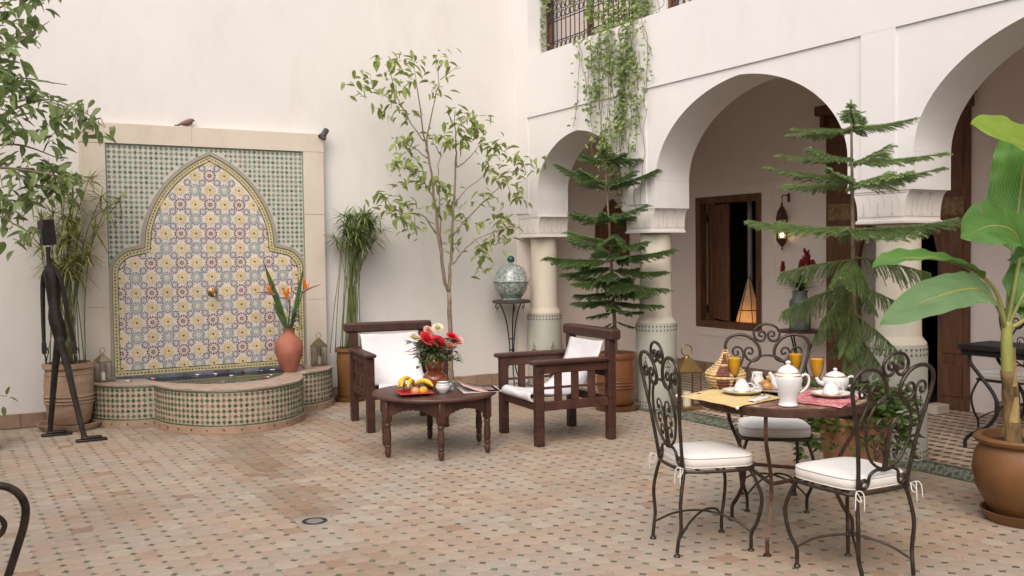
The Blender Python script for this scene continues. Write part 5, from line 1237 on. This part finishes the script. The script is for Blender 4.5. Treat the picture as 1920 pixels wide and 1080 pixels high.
# statue
stt = thing('statue', 'thin blackened bronze striding figure with a block head, left of the fountain', 'statue', (.74, 8.74, 0))
def loft(m, secs, seg=10):
    """secs: (centre, rx, ry) stacked; one continuous skin"""
    vs_ = []; n = len(secs)
    for c, rx, ry in secs:
        for k in range(seg): a = 2*pi*k/seg; vs_.append((c[0]+rx*cos(a), c[1]+ry*sin(a), c[2]))
    fs_ = [tuple(range(seg))[::-1], tuple((n-1)*seg+k for k in range(seg))]
    for i in range(n-1):
        for k in range(seg): k2 = (k+1) % seg; fs_.append((i*seg+k, i*seg+k2, (i+1)*seg+k2, (i+1)*seg+k))
    m.add(vs_, fs_)
m = MB()
loft(m, [((.03,0,.76),.03,.03), ((.03,0,.86),.055,.05), ((.01,0,.96),.062,.055), ((-.005,0,1.02),.055,.05), ((-.008,0,1.10),.045,.04), ((-.012,0,1.25),.058,.05), ((-.022,0,1.38),.062,.055), ((-.03,0,1.435),.045,.045), ((-.04,0,1.46),.018,.02), ((-.045,0,1.60),.016,.018)], 10)
T = Matrix.Translation((-.048, 0, 1.72)) @ Matrix.Rotation(radians(-5), 4, 'Y') @ Matrix.Rotation(radians(14), 4, 'Z')
m.bbox((-.052,-.055,-.105), (.052,.055,.105), .010, T=T)
for s in (-1, 1):
    if s < 0: leg = [((.02,-.03,.85),.036,.036), ((.07,-.09,.60),.028,.028), ((.11,-.14,.36),.024,.024), ((.155,-.20,.10),.022,.022), ((.17,-.225,.03),.022,.024)]; foot = (.17,-.225)
    else: leg = [((.02,.03,.85),.034,.034), ((-.01,.09,.58),.028,.028), ((-.03,.14,.34),.024,.024), ((-.05,.20,.08),.022,.022), ((-.052,.215,.03),.022,.024)]; foot = (-.052,.215)
    m.tube([c for c, _, _ in leg], [a for _, a, _ in leg], 8)
    m.bbox((foot[0]-.07, foot[1]-.035, .001), (foot[0]+.17, foot[1]+.035, .022), .008); m.bbox((foot[0]-.03, foot[1]-.028, .022), (foot[0]+.13, foot[1]+.028, .042), .010)
    ax = -.085 if s > 0 else .028
    arm = cr([(-.03+(-.035 if s > 0 else .04), s*.03, 1.40), (-.085 if s > 0 else .045, s*.06, 1.30), (-.09 if s > 0 else .085, s*.07, 1.02), (-.09 if s > 0 else .125, s*.06, .80)], 5)
    m.tube(arm, tapered(len(arm), .022, .015), 8)
    h0 = arm[-1]; m.bbox((h0.x-.018, h0.y-.028, h0.z-.085), (h0.x+.018, h0.y+.028, h0.z+.01), .006)
    for q, (dy, L_) in enumerate(((-.021,.075), (-.007,.09), (.007,.085), (.021,.065))): m.tube([(h0.x, h0.y+dy, h0.z-.08), (h0.x+.012, h0.y+dy*1.2, h0.z-.08-L_*.6), (h0.x+.006, h0.y+dy*1.1, h0.z-.08-L_)], [.006,.005,.003], 5)
    m.tube([(h0.x+.01, h0.y-.026, h0.z-.02), (h0.x+.03, h0.y-.04, h0.z-.06), (h0.x+.03, h0.y-.038, h0.z-.085)], [.007,.006,.003], 5)
m.build('figure', BRONZE, stt, 40)
# ------------------------------------------------------------------ plants
pr = random.Random(21)
def leaf_mesh(name, m_, w=.24, fold=.10, curl=.16, n=6):
    mb = MB(); v = []
    for i in range(n+1):
        f = i/n; ww = w*(sin(pi*f**.85)**.8)*(1-.25*f) if 0 < i < n else .004
        z = -curl*f*f
        v += [(f, ww, z+fold*ww/w*.9), (f, 0, z), (f, -ww, z+fold*ww/w*.9)]
    mb.add(v, [(i*3+k, (i+1)*3+k, (i+1)*3+k+1, i*3+k+1) for i in range(n) for k in range(2)])
    me = mb.mesh(name, m_); me.polygons.foreach_set('use_smooth', [True]*len(me.polygons)); return me
def orient(d, up=(0,0,1), spin=0):
    x = Vector(d).normalized(); y = Vector(up).cross(x)
    y = y.normalized() if y.length > 1e-3 else x.orthogonal().normalized()
    z = x.cross(y); M3 = Matrix((x, y, z)).transposed() @ Matrix.Rotation(spin, 3, 'X'); return M3.to_euler()
def add_leaf(mb, me_src, p, d, L, spin=0, c=None):
    M4 = Matrix.Translation(p) @ orient(d, spin=spin).to_matrix().to_4x4() @ Matrix.Scale(L, 4)
    mb.add([M4 @ v.co for v in me_src.vertices], [tuple(f.vertices) for f in me_src.polygons], 0, c)
def pot(par, prof, m_, seg=40, saucer=None, soil=None, ridges=()):
    mb = MB(); mb.lathe(prof, seg); o = mb.build('pot', m_, par, 40)
    for r_, z in ridges:
        k = MB(); k.tube([(r_*cos(2*pi*i/40), r_*sin(2*pi*i/40), z) for i in range(40)], .006, 6, closed=True); k.build('ridge', m_, o, 180)
    if saucer:
        r_, h_ = saucer; k = MB(); k.lathe([(0,.001),(r_*.86,.001),(r_*.98,h_*.8),(r_,h_),(r_*.95,h_),(r_*.84,.014),(0,.014)], 40); k.build('saucer', m_, par, 40)
    if soil:
        r_, z = soil; k = MB(); k.lathe([(0,z+.015),(r_*.5,z+.012),(r_,z)], 20); k.build('soil', SOIL, par, 180)
LEAFM = leaf_mesh('lemon_leaf', LEAF, .22); LEAFDM = leaf_mesh('citrus_leaf', LEAFD, .25)
def leafy(par, clusters, Y, spread, nper, L, me, mstuff, maxobj=300, rnd=pr, hang=.45, dY=.22):
    """leaves round cluster points; the first ones as objects, the rest as one mass"""
    allp = []
    for cx, cz in clusters:
        cy = Y+rnd.uniform(-dY, dY); base = Vector((cx, cy, cz)); n = nper if isinstance(nper, int) else rnd.randint(*nper)
        for k in range(n):
            a = rnd.uniform(0, 6.28); el = rnd.gauss(-hang, .45); d = Vector((cos(a)*cos(el), sin(a)*cos(el), sin(el)))
            p = base+Vector((rnd.gauss(0, spread), rnd.gauss(0, spread), rnd.gauss(0, spread*.75)))
            allp.append((p, d, L*rnd.uniform(.7, 1.2), rnd.uniform(-.7, .7)))
    rnd.shuffle(allp); mb = MB()
    for k, (p, d, l_, s) in enumerate(allp):
        if k < maxobj: put('leaf', me, par, p, orient(d, spin=s), l_)
        else: add_leaf(mb, me, p, d, l_, s)
    if mb.v: tag(mb.build('foliage', mstuff, par, 180, fix=False), kind='stuff')
    return allp
# --- young lemon tree against the back wall
lm = thing('lemon_tree', 'slender young lemon tree with forked trunk against the cream wall', 'tree', (4.56, 9.1, 0)); lm.location = (0, 0, 0)
YT = 9.1
limbs = [([(4.58,.0),(4.56,.3),(4.56,.57),(4.55,1.1)], .030, .024, 'trunk', 0), ([(4.55,1.1),(4.49,1.27),(4.43,1.7),(4.38,2.11),(4.33,2.5),(4.26,2.8),(4.19,3.26)], .022, .006, 'limb', -.05),
 ([(4.33,2.5),(4.33,2.73),(4.44,3.15),(4.49,3.33),(4.46,3.47)], .009, .003, 'limb', .05), ([(4.49,3.33),(4.76,3.52)], .005, .002, 'limb', .1), ([(4.55,1.1),(4.58,1.36),(4.61,1.7),(4.64,2.03),(4.67,2.42),(4.69,2.62),(4.68,2.95)], .020, .005, 'limb', .06),
 ([(4.61,1.7),(4.74,1.86),(4.92,2.03),(5.15,2.24),(5.41,2.45)], .010, .003, 'limb', -.15), ([(4.60,1.39),(4.72,1.55),(4.86,1.67),(5.27,1.81)], .008, .003, 'limb', -.2), ([(4.41,1.72),(4.23,1.91),(3.97,1.93),(3.74,2.1)], .009, .003, 'limb', -.15),
 ([(4.29,2.68),(4.22,2.73),(3.99,3.05),(3.86,3.36)], .008, .003, 'limb', -.1), ([(3.99,3.05),(3.69,3.16)], .005, .002, 'limb', -.1), ([(4.67,2.42),(4.82,2.51),(5.02,2.7)], .007, .003, 'limb', .1), ([(4.49,1.31),(4.48,1.7),(4.49,2.04),(4.49,2.38),(4.55,2.65)], .009, .003, 'limb', .12),
 ([(4.64,2.03),(4.80,2.2),(5.02,2.35),(5.1,2.62)], .006, .002, 'limb', .1), ([(4.38,2.11),(4.2,2.3),(3.95,2.42)], .006, .002, 'limb', -.1), ([(4.67,2.42),(4.66,2.75),(4.78,2.95)], .006, .002, 'limb', 0), ([(4.86,1.67),(4.93,1.45)], .004, .002, 'limb', -.25), ([(4.33,2.5),(4.15,2.62),(4.02,2.62)], .006, .002, 'limb', .05)]
skel = []
for pts, r0, r1, nm, dy in limbs:
    n = len(pts); P = cr([(x, YT+dy*i/max(1, n-1), z) for i, (x, z) in enumerate(pts)], 5)
    P = [p+Vector((pr.gauss(0,.004), pr.gauss(0,.004), 0)) if 0 < i < len(P)-1 else p for i, p in enumerate(P)]
    mb = MB(); mb.tube(P, tapered(len(P), r0, r1), 8); mb.build(nm, BARK, lm, 180); skel += P
clus = [(4.02,3.48),(4.16,3.43),(3.84,3.42),(3.68,3.28),(3.61,3.13),(3.9,3.15),(3.9,2.98),(4.12,2.94),(4.13,3.3),(4.37,3.23),(4.47,3.52),(4.63,3.01),(4.83,2.94),(4.75,2.78),(4.63,2.88),(4.9,2.85),(5.02,2.68),(5.1,2.62),(5.44,2.45),(5.28,2.53),(5.49,2.36),(5.07,2.44),(4.0,2.61),(4.12,2.68),(4.38,2.71),(4.53,2.68),(4.67,2.66),(4.05,2.46),(4.33,2.26),(4.21,2.36),(3.93,2.4),(4.09,2.3),(4.57,2.22),(4.42,1.98),(4.76,1.87),(4.64,2.07),(4.91,2.12),(4.09,2.04),(3.74,2.06),(3.94,1.95),(4.15,1.8),(3.99,1.89),(5.1,2.3),(5.19,1.92),(5.3,2.13),(5.27,1.79),(5.11,1.72),(4.93,1.58),(4.93,1.43),(4.56,1.63)]
tw = MB()
for x, z in clus:
    c = Vector((x, YT-.05, z)); q = min(skel, key=lambda s: (s-c).length); m_ = (q+c)/2+Vector((0,0,.02)); tw.tube(cr([q, m_, c], 3), .003, 5)
tag(tw.build('twigs', TWIG, lm), kind='stuff')
leafy(lm, clus, YT-.05, .070, (14, 18), .108, LEAFM, LEAF, dY=.18)
# --- citrus tree overhanging at the left edge
ct_ = thing('citrus_tree', 'leafy citrus tree reaching in from the left edge of the courtyard', 'tree', (0, 0, 0))
pt2 = MB()
pot(ct_, [(0,.02),(.15,.02),(.17,.05),(.21,.30),(.215,.38),(.23,.39),(.23,.42),(.205,.42),(.2,.36),(0,.3)], TERRA, soil=(.2,.36), saucer=(.26,.045))
for o in list(ct_.children): o.location = (.05, 8.62, 0)
P = cr([(.05,8.62,.35),(.03,8.6,1.0),(.0,8.55,1.7),(.08,8.45,2.4),(.05,8.4,3.1),(.1,8.4,3.8)], 5); mb = MB(); mb.tube(P, tapered(len(P), .035, .012), 8); mb.build('trunk', BARK, ct_, 180)
br = [[(.06,8.45,2.4),(.35,8.4,2.6),(.7,8.35,2.75),(1.05,8.35,2.62)], [(.05,8.45,2.2),(.4,8.3,2.2),(.75,8.3,2.15),(1.02,8.3,2.1)], [(.03,8.5,1.9),(.3,8.4,1.85),(.55,8.35,1.7)], [(.08,8.4,2.9),(.4,8.35,3.1),(.72,8.3,3.35)], [(.06,8.4,3.2),(.35,8.35,3.4),(.6,8.3,3.6)], [(.06,8.45,2.5),(.4,8.5,2.9),(.85,8.5,2.9)], [(.05,8.45,2.3),(.45,8.45,2.4),(.8,8.5,2.3)]]
sk2_ = []
for b in br:
    P = cr(b, 5); mb = MB(); mb.tube(P, tapered(len(P), .014, .003), 7); mb.build('branch', BARK, ct_, 180); sk2_ += P
cl2 = []
def add2(x0, x1, z0, z1, n):
    for _ in range(n): cl2.append((pr.uniform(x0, x1), pr.uniform(z0, z1)))
add2(.30,.68,3.15,3.60,16); add2(.30,.55,2.85,3.2,9); add2(.30,.52,2.6,2.9,8); add2(.40,.85,2.55,2.85,12); add2(.80,1.05,2.62,2.80,4); add2(.9,1.12,2.50,2.62,3); add2(.30,.80,2.20,2.6,16); add2(.60,1.0,2.02,2.22,7); add2(.30,.75,1.95,2.25,10); add2(.32,.62,1.70,1.95,5); add2(.40,.60,1.60,1.72,2); add2(-.3,.30,1.8,3.7,14)
tw = MB()
for x, z in cl2:
    c = Vector((x, 8.35, z)); q = min(sk2_, key=lambda s: (s-c).length); tw.tube(cr([q, (q+c)/2+Vector((0,0,.03)), c], 3), .003, 5)
tag(tw.build('twigs', TWIG, ct_), kind='stuff')
leafy(ct_, cl2, 8.36, .075, (5, 8), .122, LEAFDM, LEAFD, dY=.2)
# small pot plant sprig at the left edge
spg_ = MB()
for k, (x, z, dx, dz) in enumerate(((.37,.40,.5,-.2), (.36,.42,.1,.6), (.33,.33,.1,-.9), (.30,.41,-.6,.3), (.29,.36,-.4,-.5), (.27,.45,-.2,.7))): add_leaf(spg_, LEAFDM, (x, 8.62, z), (dx, -.2, dz), .085, .2*k)
spg_.tube(cr([(.14,8.62,.37),(.25,8.62,.42),(.36,8.62,.41)], 4), .003, 5); tag(spg_.build('sprig', LEAFD, ct_, 180, fix=False), kind='stuff')

# --- araucarias
def needles(mb, P, r_, step, L, rnd, mi=0):
    for a, b in zip(P[:-1], P[1:]):
        d = (b-a); l_ = d.length
        if l_ < 1e-5: continue
        d.normalize(); s = d.orthogonal().normalized(); t = d.cross(s); n = max(1, int(l_/step))
        for k in range(n):
            q = a+(b-a)*((k+rnd.random())/n); ph = rnd.uniform(0, 6.28)
            for m_ in range(3):
                an = ph+m_*2.09; u = s*cos(an)+t*sin(an); w = d.cross(u); tip = q+u*L+d*L*.9
                mb.add([q+w*L*.22, q-w*L*.22, tip], [(0,1,2)], mi)
def arau_branch(seed, hang=False, fat=False):
    """unit-length branch along +X: spine, paired branchlets, needles"""
    rnd = random.Random(seed); mb = MB(); k0 = rnd.uniform(.06, .14)
    def sz(f): return (k0*f*f-.03*f) if not hang else (-.10*f*f)
    sp = [Vector((f, .03*sin(f*4+seed), sz(f))) for f in [i/14 for i in range(15)]]
    mb.tube(sp, tapered(15, .010, .003), 5, 0); needles(mb, sp, 0, .007, .026, rnd, 1)
    N = 31
    for k in range(N):
        f = .12+.87*k/N; base = Vector((f, .03*sin(f*4+seed), sz(f)))
        if rnd.random() < .08: continue
        for s in (-1, 1):
            L = (.30 if hang or fat else .24)*(sin(pi*min(1, .22+.66*f))*(1-.30*f)+.06)*rnd.uniform(.6, 1.15)
            up = rnd.uniform(-.05, .30) if not hang else rnd.uniform(-.25, .1)
            d0 = Vector((.75+.5*f, s*.9, up)).normalized(); P = []; dr = .30 if not hang else 1.0
            for i in range(6):
                g = i/5; P.append(base+d0*L*g+Vector((.14*L*g*g, 0, -dr*L*g*g)))
            needles(mb, P, 0, .0075, .026 if fat else .021, rnd, 1)
    return mb.mesh('araucaria_branch', [TWIG, NEEDLED if fat else NEEDLE])
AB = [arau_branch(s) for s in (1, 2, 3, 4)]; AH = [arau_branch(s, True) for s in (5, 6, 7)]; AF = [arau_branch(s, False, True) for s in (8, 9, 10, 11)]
def araucaria(label, loc, tiers, top, potargs, rnd, lean=(0,0), fat=False):
    t = thing('araucaria', label, 'tree', loc, 0, 'potted araucaria trees')
    pot(t, *potargs[0], **potargs[1])
    z0 = potargs[1]['soil'][1]; P = cr([(0,0,z0), (lean[0]*.3, lean[1]*.3, z0+(top-z0)*.35), (lean[0]*.7, lean[1]*.7, z0+(top-z0)*.7), (lean[0], lean[1], top)], 6)
    mb = MB(); mb.tube(P, tapered(len(P), .020, .006), 8); mb.build('trunk', BARK, t, 180)
    def ax(z): f = (z-z0)/(top-z0); return lean[0]*f, lean[1]*f
    for z, L, n, el in tiers:
        x, y = ax(z); ph = rnd.uniform(0, 6.28)
        for k in range(n):
            a = ph+2*pi*k/n+rnd.uniform(-.28,.28); e = el+rnd.uniform(-.10,.10); hg = el < -.15
            d = Vector((cos(a)*cos(e), sin(a)*cos(e), sin(e)))
            put('branch', (AF[rnd.randrange(4)] if fat else AH[rnd.randrange(3)] if hg else AB[rnd.randrange(4)]), t, (x, y, z+rnd.uniform(-.025,.025)), orient(d, spin=rnd.uniform(-.25,.25)), L*rnd.uniform(.68,1.12))
    # young leader whorl
    x, y = ax(top); mb = MB(); P = [Vector((x, y, top-.12)), Vector((x, y, top+.02))]; mb.tube(P, .006, 6); needles(mb, P, 0, .010, .016, rnd)
    for k in range(4):
        a = k*1.57+.6; Q = [Vector((x, y, top-.09)), Vector((x+.05*cos(a), y+.05*sin(a), top-.065)), Vector((x+.085*cos(a), y+.085*sin(a), top-.06))]; mb.tube(Q, .004, 5); needles(mb, Q, 0, .008, .013, rnd)
    mb.build('leader', NEEDLE, t)
    return t
p1 = ([[(0,.06),(.155,.06),(.165,.08),(.185,.25),(.190,.42),(.185,.48),(.20,.50),(.205,.52),(.20,.545),(.175,.545),(.17,.50),(0,.45)], TERRAG], dict(soil=(.17,.50), saucer=(.22,.055), ridges=((.186,.22),(.187,.25),(.188,.28))))
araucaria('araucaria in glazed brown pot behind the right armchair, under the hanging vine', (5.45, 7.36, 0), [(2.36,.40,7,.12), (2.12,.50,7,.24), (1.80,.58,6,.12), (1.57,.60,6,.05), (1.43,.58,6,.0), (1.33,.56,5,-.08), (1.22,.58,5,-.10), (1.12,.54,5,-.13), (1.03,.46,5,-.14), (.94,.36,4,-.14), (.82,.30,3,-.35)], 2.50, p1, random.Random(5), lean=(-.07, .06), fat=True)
p2 = ([[(0,.03),(.17,.03),(.18,.06),(.215,.30),(.225,.40),(.24,.41),(.24,.45),(.21,.45),(.2,.40),(0,.38)], TERRA], dict(soil=(.2,.40), saucer=(.25,.05)))
a2 = araucaria('tall drooping araucaria in front of the near column, behind the breakfast table', (4.95, 4.14, 0), [(2.265,.42,6,.03), (2.06,.50,6,.08), (1.905,.62,6,.08), (1.63,.66,6,.0), (1.43,.52,4,-.18), (1.27,.46,4,-.34), (1.12,.46,4,-.60), (1.0,.36,4,-.85)], 2.42, p2, random.Random(9), lean=(-.02, .02))
# leafy ground plant filling the same pot
bu = MB(); RL = leaf_mesh('round_leaf', LEAFD, .36, .06, .1, 4)
for k in range(1100):
    a = pr.uniform(0, 6.28); e = .34*sqrt(pr.random()); z = .46+.20*pr.random()-max(0, e-.16)*2.2*pr.random()
    add_leaf(bu, RL, (e*cos(a), e*sin(a), z), (cos(a), sin(a), pr.uniform(-.4,.7)), pr.uniform(.045,.08), pr.uniform(-1,1))
tag(bu.build('underplanting', mat('fresh_green_leaf', (.07, .13, .03), .5, c2=(.13, .20, .05), nscale=12, transl=.3), a2, 180, fix=False), kind='stuff')

# --- papyrus
def papyrus(label, loc, stems, potargs, rnd, blade_m, bl=.22, nb=26):
    t = thing('potted_papyrus', label, 'plant', loc, 0, 'potted papyrus plants'); pot(t, *potargs[0], **potargs[1]); z0 = potargs[1]['soil'][1]
    dens = MB(); stm = MB()
    for x, y, h in stems:
        b = (rnd.gauss(0,.05), rnd.gauss(0,.05)); P = cr([(b[0], b[1], z0), (b[0]*.7+x*.15, b[1]*.7+y*.15, z0+(h-z0)*.4), (b[0]*.3+x*.5, b[1]*.3+y*.5, z0+(h-z0)*.75), (x, y, h)], 4)
        stm.tube(P, tapered(len(P), .005, .0035), 5)
        for k in range(nb):
            a = rnd.uniform(0, 6.28); el = rnd.gauss(.2, .5); d = Vector((cos(a)*cos(el), sin(a)*cos(el), sin(el)))
            blade(dens, (x, y, h+rnd.uniform(-.02,.01)), d, bl*rnd.uniform(.6,1.15), .0075, droop=rnd.uniform(.05,.5), n=4)
    tag(stm.build('stems', PSTEM, t, 180), kind='stuff'); tag(dens.build('blades', blade_m, t, 180, fix=False), kind='stuff')
    return t
q = random.Random(31)
pl1 = ([[(0,.05),(.150,.05),(.175,.09),(.20,.25),(.205,.40),(.195,.50),(.19,.53),(.215,.545),(.215,.585),(.185,.585),(.18,.53),(0,.5)], TERRAW], dict(soil=(.18,.53), saucer=(.27,.06), ridges=((.203,.24),(.206,.27),(.2065,.30),(.196,.49))))
S1 = [(q.gauss(.04,.13), q.gauss(0,.08), q.uniform(1.35,2.2)) for _ in range(32)]+[(.33,0,1.93), (.30,-.05,2.05), (.24,0,1.75), (-.12,-.1,1.5)]
papyrus('tall yellowing papyrus in a ribbed terracotta pot behind the bronze figure', (.875, 9.27, 0), S1, pl1, q, PAPYY, .22, 24)
pl2 = ([[(0,.04),(.11,.04),(.125,.07),(.135,.40),(.13,.50),(.15,.515),(.15,.55),(.125,.55),(.12,.50),(0,.48)], TERRAB], dict(soil=(.12,.50), saucer=(.16,.05)))
S2 = [(q.gauss(.09,.10), q.gauss(-.07,.08), q.uniform(1.58,1.92)) for _ in range(34)]
papyrus('dense dark green papyrus in a slim pot behind the left armchair', (3.53, 9.36, 0), S2, pl2, q, PAPY, .19, 24)

# --- vine hanging from the upper window
vn = thing('hanging_vine', 'trailing green vine hanging from the upper window over the small arch', 'vine', (5.66, 7.7, 3.7)); vn.location = (0, 0, 0)
vr = random.Random(77); VL = leaf_mesh('vine_leaf', VINE, .36, .08, .15, 3); vl = MB()
def strand(y0, z0, z1, dense, drift=0):
    n = max(6, int((z0-z1)/.12)); P = []
    for i in range(n+1):
        f = i/n; z = z0+(z1-z0)*f; x = 5.84 if z > 3.72 else 5.635
        P.append(Vector((x+vr.uniform(-.015,.015), y0+drift*f+(.035+.04*f)*sin(f*4.5+y0*37)+vr.uniform(-.012,.012), z)))
    P = cr(P, 3); mb = MB(); mb.tube(P, .003, 5); mb.build('strand', TWIG, vn, 180)
    for p in P:
        for k in range(int(dense*1.1*max(0, .55+1.3*noise.noise(Vector((p.y*4, p.z*2.6, 5)))))+(vr.random() < .3)):
            a = vr.uniform(0, 6.28); q_ = p+Vector((-abs(vr.gauss(0,.03)), vr.gauss(0,.045), vr.gauss(0,.04)))
            add_leaf(vl, VL, q_, (cos(a)-.5, sin(a), vr.uniform(-1.1,.2)), vr.uniform(.032,.06), vr.uniform(-1,1))
for y0, z0, z1, de, dr_ in ((8.22,4.1,2.80,2,.03), (8.13,4.3,3.15,2,-.02), (8.02,4.4,2.9,5,0), (7.95,4.4,2.45,4,.02), (7.86,4.4,2.55,4,.0), (7.80,4.4,2.35,5,.02), (7.72,4.4,2.30,5,0), (7.66,4.4,2.05,6,-.02), (7.60,4.4,2.2,6,.02), (7.53,4.4,2.15,6,0), (7.46,4.4,2.3,6,-.02), (7.40,4.4,2.5,6,0), (7.34,4.4,2.45,6,-.03), (7.28,4.2,2.6,4,-.06), (7.20,4.0,2.9,2,-.1), (7.12,3.9,3.3,2,-.06), (7.22,3.4,1.95,1,-.1), (7.3,3.0,1.9,1,.05), (7.45,3.2,1.95,3,.04), (7.9,3.2,2.1,2,-.1)): strand(y0, z0, z1, de, dr_)
for k in range(900):                                               # mass inside the window
    y, z = vr.uniform(7.35, 8.35), vr.uniform(3.72, 4.9); a = vr.uniform(0, 6.28)
    if z < 3.9 and y > 8.1: continue
    add_leaf(vl, VL, (5.84+vr.gauss(0,.03), y, z), (cos(a)-.5, sin(a), vr.uniform(-1.1,.2)), vr.uniform(.04,.075), vr.uniform(-1,1))
for k in range(200): a = vr.uniform(0, 6.28); add_leaf(vl, VL, (5.845, vr.gauss(9.2,.035), vr.uniform(3.75,4.9)), (cos(a)-.5, sin(a), vr.uniform(-1.1,.2)), vr.uniform(.03,.055), vr.uniform(-1,1))
for k in range(160): a = vr.uniform(0, 6.28); add_leaf(vl, VL, (5.845, vr.uniform(8.4,9.1), vr.uniform(4.1,4.9)), (cos(a)-.5, sin(a), vr.uniform(-1.1,.2)), vr.uniform(.03,.055), vr.uniform(-1,1))
tag(vl.build('foliage', VINE, vn, 180, fix=False), kind='stuff')

# --- banana plant
bp = thing('banana_plant', 'banana plant with broad leaves in a big ochre pot at the right edge', 'plant', (5.06, 3.08, 0))
pot(bp, [(0,.03),(.17,.03),(.19,.06),(.255,.18),(.275,.28),(.262,.37),(.235,.415),(.238,.43),(.262,.437),(.268,.455),(.255,.468),(.225,.465),(.215,.42),(0,.38)], TERRAB, 56, (.235,.06), (.215,.42))
tk = cr([(-.125,.0,.40),(-.145,.0,.60),(-.175,.0,.80),(-.19,.0,.98),(-.185,.0,1.10)], 5)
k_ = int(len(tk)*.55)
mb = MB(); mb.tube(tk[:k_+1], [.043-.014*i/len(tk)+.003*sin(i*1.9) for i in range(k_+1)], 14); mb.build('trunk', BTRUNK, bp, 180)
mb = MB(); mb.tube(tk[k_-1:], [.033-.013*i/len(tk) for i in range(len(tk)-k_+1)], 14); mb.build('stalk', mat('green_yellow_sheath', (.20,.25,.06), .5, c2=(.38,.36,.11), nscale=6, stretch=(3,3,.7)), bp, 180)
mb = MB()
for k in range(7):                                                  # dry sheath edges wrapped round the trunk
    z = .43+k*.065; a0 = k*2.1; c = Vector((-.125-.060*(z-.4)/.6, 0, z)); r_ = .045-.016*(z-.4)/.7; v = []
    for i in range(6):
        f = i/5
        for q_ in range(7): a = a0+(q_-3)*.26*(1-.75*f); rr_ = r_+.002+.010*f*f; v.append((c.x+rr_*cos(a)-.016*f*.14, c.y+rr_*sin(a), c.z+.14*f))
    mb.add(v, [(i*7+q_, i*7+q_+1, (i+1)*7+q_+1, (i+1)*7+q_) for i in range(5) for q_ in range(6)])
mb.build('sheath', mat('pale_dry_sheath', (.20,.14,.06), .75, c2=(.40,.31,.12), nscale=9, stretch=(3,3,.7)), bp, 180)
BANANAP = mat('pale_banana_leaf_underside', (.15, .29, .12), .4, c2=(.22, .37, .17), nscale=3, transl=.45, stretch=(1, 6, 1))
def banana_leaf(P, W, m_, N, fold=.12, seed=0, stalk=.25, tears=0):
    rnd = random.Random(seed); Q = cr(P, 12); n = len(Q); N = Vector(N).normalized(); v = []; i0 = int(n*stalk); K = 9
    L_ = list(range(i0, n))
    for i in L_:
        f = (i-i0)/max(1, n-1-i0); t = (Q[min(n-1, i+1)]-Q[i-1]).normalized(); s = N.cross(t).normalized(); nr = t.cross(s)
        w = W*(min(1, f/.16)**.6*(1-max(0, (f-.55)/.45)**2.2)**.75) if 0 < f < 1 else .003
        for k in range(K):
            u = -1+2*k/(K-1); ed = .006*sin(i*.9+u*4+seed)*abs(u)
            v.append(Q[i]+s*w*u*(1-.10*fold)+nr*(fold*w*(abs(u)**1.4)+ed))
    m = len(L_); mb = MB(); skip = set(rnd.sample(range(m//4, m-2), tears)) if tears else set()
    mb.add(v, [(i*K+k, i*K+k+1, (i+1)*K+k+1, (i+1)*K+k) for i in range(m-1) for k in range(K-1) if not (i in skip and k in (0, 1))]); o = mb.build('leaf', m_, bp, 180)
    b = MB(); b.tube([Q[i]-N*.003 for i in range(n)], tapered(n, .013, .0025), 8); b.build('midrib', BSTEM, o, 180)
for m_ in (BANANA, BANANAY, BANANAP):                               # fine side ribs
    n, l = m_.node_tree.nodes, m_.node_tree.links; p_ = n['Principled BSDF']; tc = n.new('ShaderNodeTexCoord'); w_ = n.new('ShaderNodeTexWave'); w_.inputs['Scale'].default_value = 26; w_.inputs['Distortion'].default_value = 1.5
    b_ = n.new('ShaderNodeBump'); b_.inputs['Strength'].default_value = .6; b_.inputs['Distance'].default_value = .004
    l.new(tc.outputs['Object'], w_.inputs['Vector']); l.new(w_.outputs['Fac'], b_.inputs['Height']); l.new(b_.outputs[0], p_.inputs['Normal'])
C0 = (-.19, 0, 1.06)
banana_leaf([C0, (-.30,-.02,1.19), (-.44,-.04,1.27), (-.62,-.06,1.29), (-.98,-.10,1.25), (-1.38,-.14,1.15)], .105, BANANAP, (-.15,-.75,.65), seed=1, stalk=.28)
banana_leaf([C0, (-.22,.04,1.26), (-.36,.08,1.38), (-.60,.10,1.44), (-.90,.10,1.45), (-1.16,.08,1.41)], .085, BANANA, (.0,-.35,1), fold=.25, seed=2, stalk=.32)
banana_leaf([C0, (-.17,-.03,1.28), (-.16,-.05,1.46), (-.26,-.08,1.58), (-.50,-.11,1.61), (-.76,-.12,1.55)], .15, BANANA, (-.25,-.8,.55), fold=.15, seed=3, stalk=.34, tears=2)
banana_leaf([C0, (-.08,.05,1.35), (.05,.10,1.60), (.13,.12,1.85), (.18,.12,2.05), (.24,.10,2.2)], .17, BANANA, (-.75,-.65,.1), fold=.12, seed=4, stalk=.30, tears=2)
banana_leaf([C0, (.0,-.03,1.50), (.16,-.05,1.76), (.14,-.06,1.96), (-.18,-.07,2.06), (-.62,-.08,2.12)], .16, BANANAY, (.1,-.75,.65), fold=.12, seed=5, stalk=.46)
banana_leaf([C0, (-.13,-.04,1.22), (-.04,-.06,1.34), (.08,-.10,1.42), (.26,-.14,1.42)], .13, BANANA, (-.3,-.7,.65), fold=.15, seed=6, stalk=.2)
banana_leaf([C0, (-.08,-.05,1.12), (.04,-.1,1.20), (.22,-.18,1.22), (.45,-.22,1.14)], .11, BANANA, (-.2,-.6,.75), fold=.12, seed=7, stalk=.2)
